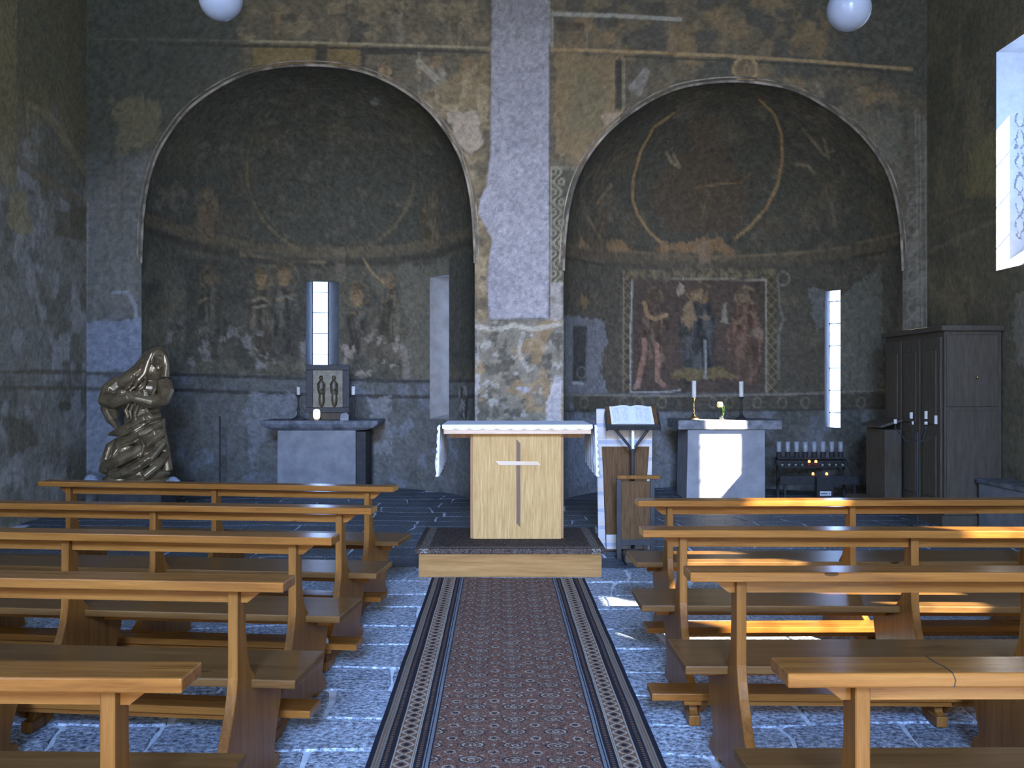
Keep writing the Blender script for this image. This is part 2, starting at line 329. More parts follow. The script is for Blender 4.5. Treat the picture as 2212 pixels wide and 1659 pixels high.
# ------------------------------------------------------------------ mesh helpers
class MB:
    def __init__(s): s.v = []; s.f = []
    def add(s, vs, fs):
        k = len(s.v); s.v += [tuple(p) for p in vs]; s.f += [tuple(i + k for i in f) for f in fs]; return s
    def box(s, x0, x1, y0, y1, z0, z1):
        v = [(x, y, z) for z in (z0, z1) for y in (y0, y1) for x in (x0, x1)]
        return s.add(v, [(0, 2, 3, 1), (4, 5, 7, 6), (0, 1, 5, 4), (2, 6, 7, 3), (0, 4, 6, 2), (1, 3, 7, 5)])
    def prism(s, poly, a, b, axis=0):
        """polygon in the two other axes, extruded from a to b along axis"""
        def P(t, p, q): return (t, p, q) if axis == 0 else ((p, t, q) if axis == 1 else (p, q, t))
        n = len(poly); v = [P(a, *p) for p in poly] + [P(b, *p) for p in poly]
        f = [tuple(range(n))[::-1], tuple(range(n, 2 * n))] + [(i, (i + 1) % n, n + (i + 1) % n, n + i) for i in range(n)]
        return s.add(v, f)
    def lathe(s, prof, n=24, c=(0, 0, 0)):
        v = []; f = []
        for (r, z) in prof:
            for k in range(n):
                a = 2 * math.pi * k / n; v.append((c[0] + r * math.cos(a), c[1] + r * math.sin(a), c[2] + z))
        for i in range(len(prof) - 1):
            for k in range(n):
                f.append((i * n + k, i * n + (k + 1) % n, (i + 1) * n + (k + 1) % n, (i + 1) * n + k))
        f.append(tuple(range(n))[::-1]); f.append(tuple((len(prof) - 1) * n + k for k in range(n)))
        return s.add(v, f)
    def tube(s, pts, rad, n=8):
        pts = [Vector(p) for p in pts]; rs = rad if isinstance(rad, (list, tuple)) else [rad] * len(pts)
        v = []; f = []; up = None
        for i, p in enumerate(pts):
            t = (pts[min(i + 1, len(pts) - 1)] - pts[max(i - 1, 0)]).normalized()
            if up is None:
                up = Vector((0, 0, 1)) if abs(t.z) < 0.9 else Vector((1, 0, 0))
            a = t.cross(up).normalized(); up = a.cross(t).normalized()
            for k in range(n):
                g = 2 * math.pi * k / n; v.append(p + (a * math.cos(g) + up * math.sin(g)) * rs[i])
        for i in range(len(pts) - 1):
            for k in range(n):
                f.append((i * n + k, i * n + (k + 1) % n, (i + 1) * n + (k + 1) % n, (i + 1) * n + k))
        f.append(tuple(range(n))[::-1]); f.append(tuple((len(pts) - 1) * n + k for k in range(n)))
        return s.add(v, f)
    def ball(s, c, r, n=16, m=10, rot=None):
        r = (r, r, r) if isinstance(r, (int, float)) else r; v = []; f = []
        for i in range(m + 1):
            t = math.pi * i / m
            for k in range(n):
                a = 2 * math.pi * k / n
                p = Vector((r[0] * math.sin(t) * math.cos(a), r[1] * math.sin(t) * math.sin(a), r[2] * math.cos(t)))
                if rot is not None: p = rot @ p
                v.append(p + Vector(c))
        for i in range(m):
            for k in range(n):
                f.append((i * n + k, (i + 1) * n + k, (i + 1) * n + (k + 1) % n, i * n + (k + 1) % n))
        return s.add(v, f)
    def build(s, name, mat, parent=None, loc=(0, 0, 0), bevel=0.0, smooth=False, rot=(0, 0, 0), seg=2):
        me = bpy.data.meshes.new(name); bm = bmesh.new()
        vs = [bm.verts.new(p) for p in s.v]
        for f in s.f:
            try: bm.faces.new([vs[i] for i in f])
            except ValueError: pass
        if smooth: bmesh.ops.remove_doubles(bm, verts=bm.verts, dist=1e-5)
        bmesh.ops.recalc_face_normals(bm, faces=bm.faces)
        if bevel:
            ed = [e for e in bm.edges if len(e.link_faces) == 2 and e.calc_face_angle(0) > 0.6]
            bmesh.ops.bevel(bm, geom=ed, offset=bevel, segments=seg, affect='EDGES', profile=0.5)
        bm.to_mesh(me); bm.free()
        if smooth:
            me.polygons.foreach_set('use_smooth', [True] * len(me.polygons))
        me.materials.append(M[mat] if isinstance(mat, str) else mat)
        o = bpy.data.objects.new(name, me); C.objects.link(o); o.location = loc; o.rotation_euler = rot
        if parent is not None: o.parent = parent
        return o
def sharp(o, ang=35):
    me = o.data; bm = bmesh.new(); bm.from_mesh(me)
    for e in bm.edges:
        if len(e.link_faces) == 2 and e.calc_face_angle(0) > R(ang): e.smooth = False
    bm.to_mesh(me); bm.free(); return o
def tag(o, label, cat, group=None):
    o['label'] = label; o['category'] = cat
    if group: o['group'] = group
    return o
def thing(name, label, cat, loc=(0, 0, 0), rz=0.0, group=None):
    o = bpy.data.objects.new(name, None); C.objects.link(o); o.empty_display_size = 0.1
    o.location = loc; o.rotation_euler = (0, 0, rz); return tag(o, label, cat, group)
def struct(o): o['kind'] = 'structure'; return o
def copy_tree(o, parent=None):
    c = o.copy(); C.objects.link(c); c.parent = parent
    for ch in list(o.children): copy_tree(ch, c)
    return c

# ------------------------------------------------------------------ painted plaster: pigment per vertex
def _h(i, j, k):
    n = (i * 374761393 + j * 668265263 + k * 2147483647) & 0xffffffff
    n = ((n ^ (n >> 13)) * 1274126177) & 0xffffffff
    n = ((n ^ (n >> 16)) * 2246822519) & 0xffffffff
    return ((n ^ (n >> 15)) & 0xffffff) / float(0xffffff)
def vnoise(P, sc, seed=0):
    Q = P * sc + seed * 17.13; I = np.floor(Q).astype(np.int64); F = Q - I; F = F * F * (3 - 2 * F); r = 0
    for dx in (0, 1):
        for dy in (0, 1):
            for dz in (0, 1):
                wgt = (F[:, 0] if dx else 1 - F[:, 0]) * (F[:, 1] if dy else 1 - F[:, 1]) * (F[:, 2] if dz else 1 - F[:, 2])
                r = r + wgt * _h(I[:, 0] + dx, I[:, 1] + dy, I[:, 2] + dz)
    return r
def fbm(P, sc, seed=0, oct=4):
    r = 0; a = 0.5; t = 0
    for o in range(oct): r = r + a * vnoise(P, sc * 2 ** o, seed + o); t += a; a *= 0.55
    return r / t
GAIN = np.array([0.55, 0.60, 0.80])          # light on the plaster: look = albedo * GAIN (roughly)
def alb(c):
    l = lin(c); return np.clip(l / GAIN * (1 + 1.15 * math.exp(-float(l.mean()) / 0.08)), 0.02, 0.85)  # dark pigments raised, so a faint veil of haze sits in the colour
class Paint:
    """pigment layers laid on a plaster surface; X, Y are survey coordinates on the elevation drawing"""
    def __init__(s, P, base, seed=0, tone=(1, 1, 1)):
        s.P = P; s.seed = seed; s.tone = np.array(tone)
        s.X = VX + FOC * P[:, 0] / P[:, 1]; s.Y = VY - FOC * (P[:, 2] - CAM_Z) / P[:, 1]
        s.n1 = fbm(P, 1.7, seed + 1); s.n2 = fbm(P, 7.0, seed + 5); s.n3 = fbm(P, 26.0, seed + 9, 3)
        s.col = np.tile(alb(base), (len(P), 1)); s.lift = np.zeros(len(P))
        s.wob = (s.n2 - 0.5) * 46 + (s.n3 - 0.5) * 22
    def lay(s, mask, c, k=1.0):
        mask = np.clip(mask * k, 0, 1)[:, None]; s.col = s.col * (1 - mask) + alb(c) * mask
    def blotch(s, c, sc, thr, seed, k=1.0, soft=0.06, within=None):
        f = fbm(s.P, sc, seed + s.seed * 3, 5); m = np.clip((f - thr) / soft, 0, 1)
        if within is not None: m = m * within
        s.lay(m, c, k)
    def sd_poly(s, pts):
        X, Y = s.X, s.Y; d = np.full(len(X), 1e9); ins = np.zeros(len(X), bool); n = len(pts)
        for i in range(n):
            (x0, y0), (x1, y1) = pts[i], pts[(i + 1) % n]; ex, ey = x1 - x0, y1 - y0
            t = np.clip(((X - x0) * ex + (Y - y0) * ey) / (ex * ex + ey * ey + 1e-9), 0, 1)
            d = np.minimum(d, np.hypot(X - x0 - t * ex, Y - y0 - t * ey))
            if y0 != y1:
                ins ^= ((y0 > Y) != (y1 > Y)) & (X < ex * (Y - y0) / ey + x0)
        return np.where(ins, d, -d)
    def pmask(s, pts, rag=1.0, soft=4.0): return np.clip((s.sd_poly(pts) + s.wob * rag) / soft + 0.5, 0, 1)
    def poly(s, pts, c, k=1.0, rag=0.4, soft=4.0): s.lay(s.pmask(pts, rag, soft), c, k)
    def rect(s, x0, y0, x1, y1, c, k=1.0, rag=0.15, soft=3.0): s.poly([(x0, y0), (x1, y0), (x1, y1), (x0, y1)], c, k, rag, soft)
    def stroke(s, pts, wd, c, k=1.0, worn=0.5):
        X, Y = s.X, s.Y; d = np.full(len(X), 1e9)
        for (x0, y0), (x1, y1) in zip(pts[:-1], pts[1:]):
            ex, ey = x1 - x0, y1 - y0
            t = np.clip(((X - x0) * ex + (Y - y0) * ey) / (ex * ex + ey * ey + 1e-9), 0, 1)
            d = np.minimum(d, np.hypot(X - x0 - t * ex, Y - y0 - t * ey))
        m = np.clip((wd / 2 - d) / 2.0 + 0.5, 0, 1) * np.clip((s.n2 - 0.5 * worn) / 0.12 + 0.2, 0, 1)
        s.lay(m, c, k)
    def oval(s, cx, cyy, rx, ry, c, k=1.0, rag=0.02, soft=0.08):
        d = 1 - np.hypot((s.X - cx) / rx, (s.Y - cyy) / ry) + s.wob * rag; s.lay(np.clip(d / soft + 0.5, 0, 1), c, k)
    def ring(s, cx, cyy, rx, ry, wd, c, k=1.0, worn=0.5):
        d = np.abs(np.hypot((s.X - cx) / rx, (s.Y - cyy) / ry) - 1) * min(rx, ry)
        m = np.clip((wd / 2 - d) / 2.0 + 0.5, 0, 1) * np.clip((s.n2 - 0.5 * worn) / 0.12 + 0.2, 0, 1); s.lay(m, c, k)
    def saint(s, x, y, h, robe, halo=(112, 96, 78), skin=(118, 100, 84), look=0.6):
        """worn standing figure: halo, face, robe with blotched folds; y is the centre of the head"""
        r = h * 0.085; X0, Y0 = s.X, s.Y; sd = int(x * 7 + y)
        s.X = X0 + (fbm(s.P, 6.0, sd) - 0.5) * h * 0.16; s.Y = Y0 + (fbm(s.P, 6.0, sd + 3) - 0.5) * h * 0.16
        look = look * np.clip((s.n1 - 0.30) / 0.25, 0.5, 1)
        body = s.pmask([(x - r * 1.4, y + r * 1.3), (x + r * 1.5, y + r * 1.2), (x + r * 2.5, y + h * 0.40), (x + r * 2.0, y + h), (x - r * 1.7, y + h), (x - r * 2.2, y + h * 0.45)], 0.35, 7)
        s.lay(body, robe, look)
        f = fbm(s.P * np.array([2.6, 2.6, 0.7]), 5.0, sd + 5); s.lay(body * np.clip((f - 0.54) / 0.05, 0, 1), tuple(min(255, 1.32 * q + 6) for q in robe), look * 0.9); s.lay(body * np.clip((0.44 - f) / 0.05, 0, 1), tuple(0.74 * q for q in robe), look)
        s.ring(x, y, r * 1.35, r * 1.35, r * 0.5, halo, look * 0.75, 1.0)
        s.oval(x, y + r * 0.1, r * 0.75, r, skin, look * 0.7, 0.03, 0.4)
        s.oval(x - r * 0.1, y - r * 0.75, r * 0.8, r * 0.4, tuple(0.55 * q for q in skin), look * 0.7, 0.03, 0.4)
        s.oval(x - r * 0.9, y + h * 0.28, r * 0.75, r * 0.35, skin, look * 0.6, 0.05, 0.4); s.oval(x + r * 0.9, y + h * 0.25, r * 0.6, r * 0.32, skin, look * 0.5, 0.05, 0.4)
        s.X, s.Y = X0, Y0
    def speck(s, k=0.25): s.col = np.clip(s.col * s.tone * (1 + k * (s.n3 - 0.5) * 2)[:, None], 0, 0.85)

def grid_mesh(name, P, nu, nv, col, keep=None, mat='fresco'):
    """P: (nu*nv,3) vertex grid, u fastest; keep: (nv-1, nu-1) bool"""
    ii = np.arange(nv * nu).reshape(nv, nu)
    q = np.stack([ii[:-1, :-1], ii[:-1, 1:], ii[1:, 1:], ii[1:, :-1]], -1)
    q = q[keep] if keep is not None else q.reshape(-1, 4)
    return P, q, col
def link_mesh(name, blocks, mat='fresco'):
    Ps, Qs, Cs = [], [], []; k = 0
    for P, q, c in blocks: Ps.append(P); Qs.append(q + k); Cs.append(c); k += len(P)
    P = np.concatenate(Ps).astype(np.float32); Q = np.concatenate(Qs).astype(np.int32); col = np.concatenate(Cs)
    me = bpy.data.meshes.new(name); me.vertices.add(len(P)); me.vertices.foreach_set('co', P.ravel())
    me.loops.add(Q.size); me.loops.foreach_set('vertex_index', Q.ravel()); me.polygons.add(len(Q))
    me.polygons.foreach_set('loop_start', np.arange(0, Q.size, 4, dtype=np.int32))
    me.polygons.foreach_set('loop_total', np.full(len(Q), 4, np.int32)); me.update(calc_edges=True)
    a = me.color_attributes.new('paint', 'FLOAT_COLOR', 'POINT')
    a.data.foreach_set('color', np.concatenate([col, np.ones((len(col), 1))], 1).astype(np.float32).ravel())
    me.polygons.foreach_set('use_smooth', np.ones(len(Q), bool))
    me.materials.append(M[mat]); o = bpy.data.objects.new(name, me); C.objects.link(o); return o

# ------------------------------------------------------------------ arches and apses
class Arch:
    def __init__(s, cx, half, prof, depth):
        s.cx = wx(cx); s.a = half / S; s.b = depth
        s.r = np.array([p[0] / half for p in prof]); s.z = np.array([wz(p[1]) for p in prof])
    def top(s, x):            # height of the arch above a point of the wall
        r = np.clip(np.abs((np.asarray(x, float) - s.cx) / s.a), 0, 1); return np.interp(r, s.r, s.z)
def dense(prof):              # smooth the measured profile
    pts = [(-prof[1][0], prof[1][1])] + prof + [(prof[-1][0], prof[-1][1] + 60)]
    out = []
    for i in range(1, len(pts) - 2):
        p0, p1, p2, p3 = [np.array(p, float) for p in pts[i - 1:i + 3]]
        for t in np.linspace(0, 1, 8, endpoint=False):
            out.append(tuple(0.5 * ((2 * p1) + (-p0 + p2) * t + (2 * p0 - 5 * p1 + 4 * p2 - p3) * t * t + (-p0 + 3 * p1 - 3 * p2 + p3) * t ** 3)))
    out.append(prof[-1]); h = prof[-1][0]
    return [(min(a, h), b) for a, b in out]
AL = Arch(665.5, 360, dense([(0, 141), (100, 151), (170, 176), (230, 213), (268, 247), (302, 292), (328, 340), (346, 400), (356, 470), (360, 560)]), 2.30)
AR = Arch(1583.5, 366, dense([(0, 176), (80, 183), (140, 199), (205, 234), (270, 285), (317, 345), (345, 408), (360, 485), (366, 575)]), 2.20)

def paint_wall(P):
    p = Paint(P, (62, 63, 62), 1)
    left = p.pmask([(-300, 380), (330, 380), (330, 1300), (-300, 1300)], 1.5, 120)
    p.lay(left, (86, 92, 106)); p.blotch((66, 70, 76), 2.2, 0.52, 3, 0.8, 0.1, left); p.blotch((108, 116, 138), 3.0, 0.60, 5, 0.7, 0.1, left)
    p.poly([(190, 400), (320, 340), (320, 690), (190, 690)], (88, 88, 90), 0.7, 1.4, 60); p.poly([(-300, -300), (560, -300), (540, 90), (420, 190), (230, 330), (120, 470), (-300, 470)], (55, 58, 58), 0.9, 1.6, 90)  # upper-left corner painted darker in place of the light falling off
    p.poly([(240, 215), (350, 215), (350, 300), (260, 335)], (84, 81, 72), 0.8, 0.9, 14)
    p.poly([(180, 695), (310, 688), (310, 800), (180, 800)], (102, 111, 138), 0.95, 0.3)
    p.poly([(180, 842), (310, 842), (310, 1020), (180, 1020)], (100, 108, 130), 0.85, 0.5)
    p.stroke([(188, 440), (186, 600), (180, 760)], 7, (118, 118, 124), 0.8, 0.4)
    p.stroke([(245, 632), (275, 632), (292, 660), (296, 700)], 8, (122, 130, 150), 0.8, 0.2)
    for y in (803, 838): p.stroke([(-200, y), (320, y + 4)], 8, (56, 58, 62), 0.9, 0.3)
    # region above the left arch
    up = p.pmask([(520, -200), (1070, -200), (1070, 330), (900, 240), (760, 150), (520, 150)], 0.5, 20)
    p.lay(up, (78, 74, 69)); p.blotch((106, 98, 88), 4.5, 0.53, 11, 0.9, 0.08, up); p.blotch((58, 58, 58), 3.2, 0.55, 13, 0.9, 0.08, up)
    p.rect(545, 97, 680, 150, (100, 88, 68), 0.9); p.rect(706, 97, 780, 152, (98, 86, 66), 0.9)
    p.rect(681, 95, 705, 140, (52, 50, 48), 0.95); p.rect(778, 104, 905, 118, (50, 50, 50), 0.9); p.rect(778, 104, 790, 150, (50, 50, 50), 0.9)
    for (x, y, h, c) in ((830, 135, 90, (100, 88, 74)), (940, 135, 120, (104, 100, 98)), (1010, 130, 130, (112, 98, 78))): p.saint(x, y, h, c, look=0.8)
    p.rect(903, 112, 908, 225, (112, 108, 104), 0.8)
    p.stroke([(905, 135), (930, 160), (980, 205)], 14, (134, 130, 126), 0.7, 0.3)
    for (x, y, h, c) in ((600, 30, 70, (86, 78, 68)), (730, 25, 70, (90, 84, 76)), (860, 20, 80, (96, 92, 88)), (980, 25, 80, (84, 78, 72))): p.saint(x, y, h, c, look=0.6)
    p.stroke([(200, 84), (560, 89)], 5, (80, 79, 75), 0.7, 0.5); p.stroke([(540, 89), (690, 92), (1062, 104)], 6, (128, 121, 110), 0.95, 0.15); p.stroke([(350, 96), (690, 102), (1062, 114)], 6, (50, 50, 50), 0.9, 0.2)
    # spandrel next to the pier
    sp = p.pmask([(880, 225), (1060, 115), (1062, 700), (1028, 700), (1020, 480), (985, 330)], 0.2, 8)
    p.lay(sp, (104, 94, 80), 0.85); p.blotch((130, 120, 106), 5, 0.54, 21, 0.8, 0.06, sp); p.blotch((70, 66, 62), 6, 0.56, 23, 0.8, 0.06, sp)
    p.poly([(968, 245), (1030, 240), (1045, 310), (1018, 335), (985, 310)], (146, 136, 132), 0.95, 0.4)
    # pier below the bare strip
    low = p.pmask([(1026, 690), (1218, 690), (1218, 1200), (1026, 1200)], 0.1, 4)
    p.lay(low, (98, 96, 94)); p.blotch((136, 136, 142), 8, 0.56, 31, 0.95, 0.05, low); p.blotch((62, 61, 60), 7, 0.55, 33, 0.9, 0.05, low); p.blotch((122, 106, 86), 4, 0.58, 35, 0.7, 0.06, low)
    p.stroke([(1030, 706), (1075, 712), (1110, 702), (1150, 712), (1210, 700)], 10, (150, 148, 150), 0.9, 0.6)
    p.stroke([(1130, 720), (1120, 760), (1140, 800)], 9, (146, 146, 152), 0.8, 0.6)
    p.poly([(1196, 810), (1214, 812), (1212, 940), (1178, 940), (1182, 870)], (150, 150, 166), 0.95, 0.25)
    p.poly([(1110, 835), (1150, 838), (1135, 850)], (136, 140, 162), 0.9, 0.2); p.poly([(1024, 840), (1034, 700), (1030, 940)], (140, 142, 160), 0.7, 0.3)
    # right part
    rt = p.pmask([(1185, -200), (2010, -200), (2010, 520), (1185, 620)], 0.3, 20)
    p.lay(rt, (78, 73, 67)); p.blotch((100, 88, 74), 3.6, 0.53, 41, 0.9, 0.08, rt); p.blotch((60, 60, 60), 3.0, 0.54, 43, 0.9, 0.08, rt)
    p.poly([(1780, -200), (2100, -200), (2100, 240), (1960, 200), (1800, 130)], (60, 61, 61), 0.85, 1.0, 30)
    p.poly([(1200, 118), (1330, 122), (1330, 290), (1250, 340), (1200, 330)], (106, 94, 78), 0.8, 0.5)
    p.poly([(1255, 150), (1285, 160), (1310, 200), (1300, 280), (1230, 290), (1225, 200)], (88, 84, 72), 0.7, 0.4)
    p.poly([(1300, 250), (1340, 245), (1345, 290), (1310, 300)], (138, 124, 116), 0.8, 0.4)
    p.rect(1330, 130, 1343, 235, (46, 46, 46), 0.95); p.rect(1345, 125, 1350, 235, (120, 112, 100), 0.7); p.rect(1352, 130, 1420, 230, (66, 64, 62), 0.7)
    p.stroke([(1365, 190), (1395, 155), (1380, 200)], 16, (118, 118, 122), 0.7, 0.4)
    p.stroke([(1194, 30), (1330, 34), (1470, 42)], 9, (140, 140, 142), 0.85, 0.35); p.stroke([(1193, 30), (1192, 108)], 5, (126, 124, 124), 0.85, 0.2); p.stroke([(1268, 45), (1268, 105)], 4, (110, 108, 106), 0.7, 0.4)
    p.rect(1202, 48, 1262, 68, (50, 48, 48), 0.7)
    p.stroke([(1190, 106), (1400, 113), (1600, 122), (1780, 134), (1970, 150)], 7, (132, 115, 94), 0.95, 0.15); p.stroke([(1350, 122), (1600, 132), (1800, 144), (1970, 160)], 5, (50, 49, 48), 0.8, 0.2)
    p.oval(1610, 150, 26, 27, (92, 82, 72), 0.9); p.ring(1610, 150, 25, 26, 6, (138, 120, 98), 0.95, 0.1); p.oval(1612, 148, 9, 12, (112, 96, 82), 0.8); p.oval(1614, 152, 4, 6, (60, 56, 52), 0.8)
    for (x, y, h, c) in ((1450, 60, 55, (88, 78, 68)), (1560, 62, 55, (84, 76, 66)), (1760, 170, 90, (92, 88, 82)), (1840, 170, 130, (96, 92, 88)), (1910, 190, 160, (84, 82, 80))): p.saint(x, y, h, c, look=0.6)
    p.poly([(1800, 250), (1950, 240), (1960, 420), (1900, 340)], (86, 86, 84), 0.6, 0.8)
    # vine border beside the right arch
    v = p.pmask([(1190, 360), (1246, 362), (1232, 420), (1216, 500), (1213, 610), (1190, 610)], 0.1, 3)
    p.lay(v, (58, 58, 54)); tz = (p.Y - 360) / 44 * 2 * np.pi
    vine = np.clip(1.4 - np.abs(p.X - 1204 - 8 * np.sin(tz)) / 3.0, 0, 1) + np.clip(1.3 - np.abs(np.hypot((p.X - 1204 + 9 * np.sign(np.sin(tz))) / 1.0, ((p.Y - 360) % 22) - 11) - 6) / 2.2, 0, 1)
    p.lay(v * np.clip(vine, 0, 1), (126, 124, 116), 0.9); p.stroke([(1191, 362), (1190, 612)], 3, (132, 130, 128), 0.8, 0.2); p.stroke([(1192, 362), (1244, 364)], 4, (128, 126, 122), 0.8, 0.2)
    p.rect(1188, 612, 1214, 690, (140, 138, 146), 0.9, 0.2)
    p.rect(1190, 640, 1200, 655, (92, 84, 74), 0.6, 0.2)
    # border at the right end of the wall
    b = p.pmask([(1962, 240), (2010, 240), (2012, 760), (1948, 760), (1955, 560)], 0.3, 8)
    p.lay(b, (74, 72, 69)); p.blotch((92, 90, 88), 9, 0.53, 51, 0.9, 0.06, b)
    for x in (1984, 1992, 2003): p.stroke([(x - 6, 250), (x - 2, 500), (x, 760)], 3.5, (118, 118, 120), 0.7, 0.5)
    for k in range(9): p.ring(1970, 700 - k * 34, 10, 14, 3, (112, 112, 116), 0.6, 0.6)
    # the bare grey strip, a later plaster skin
    strip = [(1066, -300), (1189, -300), (1188, 120), (1186, 360), (1190, 560), (1184, 688), (1056, 690), (1053, 600), (1062, 520), (1050, 495), (1034, 460), (1036, 430), (1052, 400), (1058, 330), (1060, 160)]
    m = p.pmask(strip, 0.10, 3.0); p.lay(m, (136, 137, 155)); p.blotch((128, 129, 148), 1.6, 0.52, 61, 0.7, 0.12, m); p.blotch((148, 149, 168), 2.6, 0.58, 63, 0.6, 0.1, m)
    topd = p.pmask([(1000, -300), (1250, -300), (1250, 40), (1000, 60)], 2.0, 120); p.lay(m * topd, (108, 108, 118), 0.8)  # top of the strip painted darker, as less light reaches it
    p.stroke([(1057, 120), (1058, 330), (1038, 420)], 3, (74, 70, 66), 0.7, 0.4); p.stroke([(1188, 100), (1187, 500), (1186, 690)], 4, (76, 72, 70), 0.8, 0.3)  # edge shadow of the raised skin painted as thin dark strokes
    p.lift = m * 0.025; p.speck(0.5); return p

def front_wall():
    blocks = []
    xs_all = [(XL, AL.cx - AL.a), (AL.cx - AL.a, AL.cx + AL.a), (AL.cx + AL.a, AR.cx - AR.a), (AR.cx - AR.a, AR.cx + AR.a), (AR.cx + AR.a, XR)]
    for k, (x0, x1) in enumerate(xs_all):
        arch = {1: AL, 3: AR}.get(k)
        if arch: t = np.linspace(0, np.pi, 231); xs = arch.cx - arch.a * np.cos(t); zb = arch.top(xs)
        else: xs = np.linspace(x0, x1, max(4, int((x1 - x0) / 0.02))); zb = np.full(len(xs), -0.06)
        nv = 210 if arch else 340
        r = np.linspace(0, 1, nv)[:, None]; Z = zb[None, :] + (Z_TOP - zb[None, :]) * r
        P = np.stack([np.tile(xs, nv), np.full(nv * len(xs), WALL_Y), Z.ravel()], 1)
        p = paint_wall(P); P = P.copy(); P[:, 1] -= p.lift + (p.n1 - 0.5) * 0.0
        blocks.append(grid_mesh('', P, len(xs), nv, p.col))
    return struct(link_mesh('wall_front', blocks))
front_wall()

def paint_apse_left(P):
    p = Paint(P, (57, 58, 57), 4)
    low = p.pmask([(0, 560), (1200, 560), (1200, 1300), (0, 1300)], 0.8, 60)
    p.lay(low, (66, 66, 64)); p.blotch((84, 82, 78), 2.6, 0.53, 3, 0.8, 0.08, low); p.blotch((50, 52, 52), 2.2, 0.53, 7, 0.8, 0.08, low)
    p.blotch((66, 64, 60), 2.4, 0.54, 9, 0.7, 0.1); p.blotch((76, 74, 72), 5.0, 0.62, 15, 0.7, 0.06)
    # mandorla in the vault
    fade = np.clip((p.Y - 250) / 160, 0.12, 1) * np.clip((p.n1 - 0.3) / 0.3, 0.3, 1); p.ring(715, 366, 182, 184, 6, (96, 86, 72), 0.75 * fade, 0.6); p.ring(715, 366, 170, 172, 3, (80, 73, 62), 0.5 * fade, 0.7)
    for (x, y, h, c) in ((450, 420, 120, (76, 68, 60)), (930, 430, 110, (78, 70, 60))): p.saint(x, y, h, c, look=0.55)
    p.poly([(425, 450), (468, 455), (455, 530), (430, 510)], (84, 73, 65), 0.6, 0.6)
    for (x, y) in ((350, 410), (365, 425), (390, 418), (340, 440), (380, 445)): p.oval(x, y, 14, 9, (84, 82, 80), 0.6, 0.04)
    p.oval(812, 222, 12, 8, (104, 106, 112), 0.8, 0.03)
    # cornice lines below the vault
    c1 = [(312, 492), (420, 528), (560, 556), (700, 566), (830, 562), (930, 548), (1020, 520)]
    p.stroke([(x, y - 20) for x, y in c1], 22, (80, 74, 66), 0.7, 0.3); p.stroke([(x, y + 4) for x, y in c1], 16, (48, 47, 46), 0.8, 0.2)
    p.stroke([(520, 548), (610, 562), (700, 568)], 9, (112, 102, 90), 0.7, 0.6); p.stroke([(400, 545), (520, 568), (640, 582)], 5, (104, 96, 86), 0.7, 0.5)
    # register of saints
    p.rect(400, 556, 665, 780, (50, 51, 51), 0.65, 0.4)
    for (x, y, h, c) in ((455, 600, 170, (58, 57, 55)), (565, 603, 170, (62, 59, 56)), (615, 600, 165, (52, 52, 52)), (772, 640, 130, (54, 53, 52)), (840, 610, 130, (60, 58, 55))): p.saint(x, y, h, c, (118, 98, 74), (116, 98, 80), 0.85)
    for (x, y, r) in ((563, 600, 15), (614, 597, 19), (770, 636, 17)):      # better preserved heads
        p.ring(x, y, r * 1.6, r * 1.6, 4, (98, 87, 72), 0.5, 0.8); p.oval(x, y + 2, r * 0.8, r * 1.1, (118, 102, 84), 0.65, 0.01, 0.35); p.oval(x - r * 0.28, y - 1, r * 0.16, r * 0.12, (54, 50, 46), 0.8); p.oval(x + r * 0.28, y - 1, r * 0.16, r * 0.12, (54, 50, 46), 0.8); p.oval(x, y - r * 0.9, r * 0.8, r * 0.4, (70, 60, 50), 0.7, 0.02, 0.4)
    for pts in ([(545, 650), (562, 642), (580, 652)], [(598, 648), (618, 640), (632, 646)], [(548, 664), (575, 660)]): p.stroke(pts, 6, (112, 108, 104), 0.7, 0.4)
    p.stroke([(785, 560), (805, 590), (830, 612)], 5, (128, 112, 88), 0.7, 0.4); p.stroke([(735, 545), (735, 600)], 22, (92, 88, 84), 0.6, 0.3)
    p.blotch((104, 104, 110), 6.0, 0.56, 17, 0.9, 0.05, p.pmask([(360, 690), (660, 740), (660, 800), (350, 790)], 0.8, 20))
    p.blotch((120, 114, 116), 7.0, 0.54, 19, 0.95, 0.05, p.pmask([(730, 720), (860, 720), (880, 830), (740, 810)], 0.7, 14))
    # patched grey plaster round the side window
    p.poly([(872, 580), (970, 562), (972, 820), (880, 830), (870, 760), (890, 700), (860, 640)], (82, 82, 80), 0.95, 0.35)
    p.poly([(866, 740), (885, 760), (888, 826), (868, 826)], (112, 108, 112), 0.8, 0.3)
    p.poly([(970, 560), (1040, 540), (1040, 760), (1000, 800), (970, 790)], (52, 54, 55), 0.9, 0.4)
    # dado: two dark lines over bare grey plaster
    dado = p.pmask([(200, 800), (1100, 826), (1100, 1300), (200, 1300)], 0.1, 5); p.lay(dado, (76, 79, 86))
    p.blotch((96, 103, 122), 2.6, 0.55, 25, 0.8, 0.08, dado); p.blotch((62, 64, 67), 2.4, 0.54, 27, 0.8, 0.1, dado)
    for dy in (0, 34): p.stroke([(305, 806 + dy), (480, 812 + dy), (665, 818 + dy), (900, 824 + dy), (1030, 822 + dy)], 8, (46, 47, 49), 0.9, 0.15)
    p.poly([(540, 845), (640, 850), (640, 900), (560, 960), (545, 1020), (530, 900)], (98, 104, 120), 0.8, 0.5); p.poly([(800, 860), (840, 855), (845, 980), (805, 975)], (108, 112, 126), 0.85, 0.5)
    p.poly([(960, 1040), (1040, 900), (1040, 1200), (900, 1200)], (82, 85, 92), 0.7, 0.4)
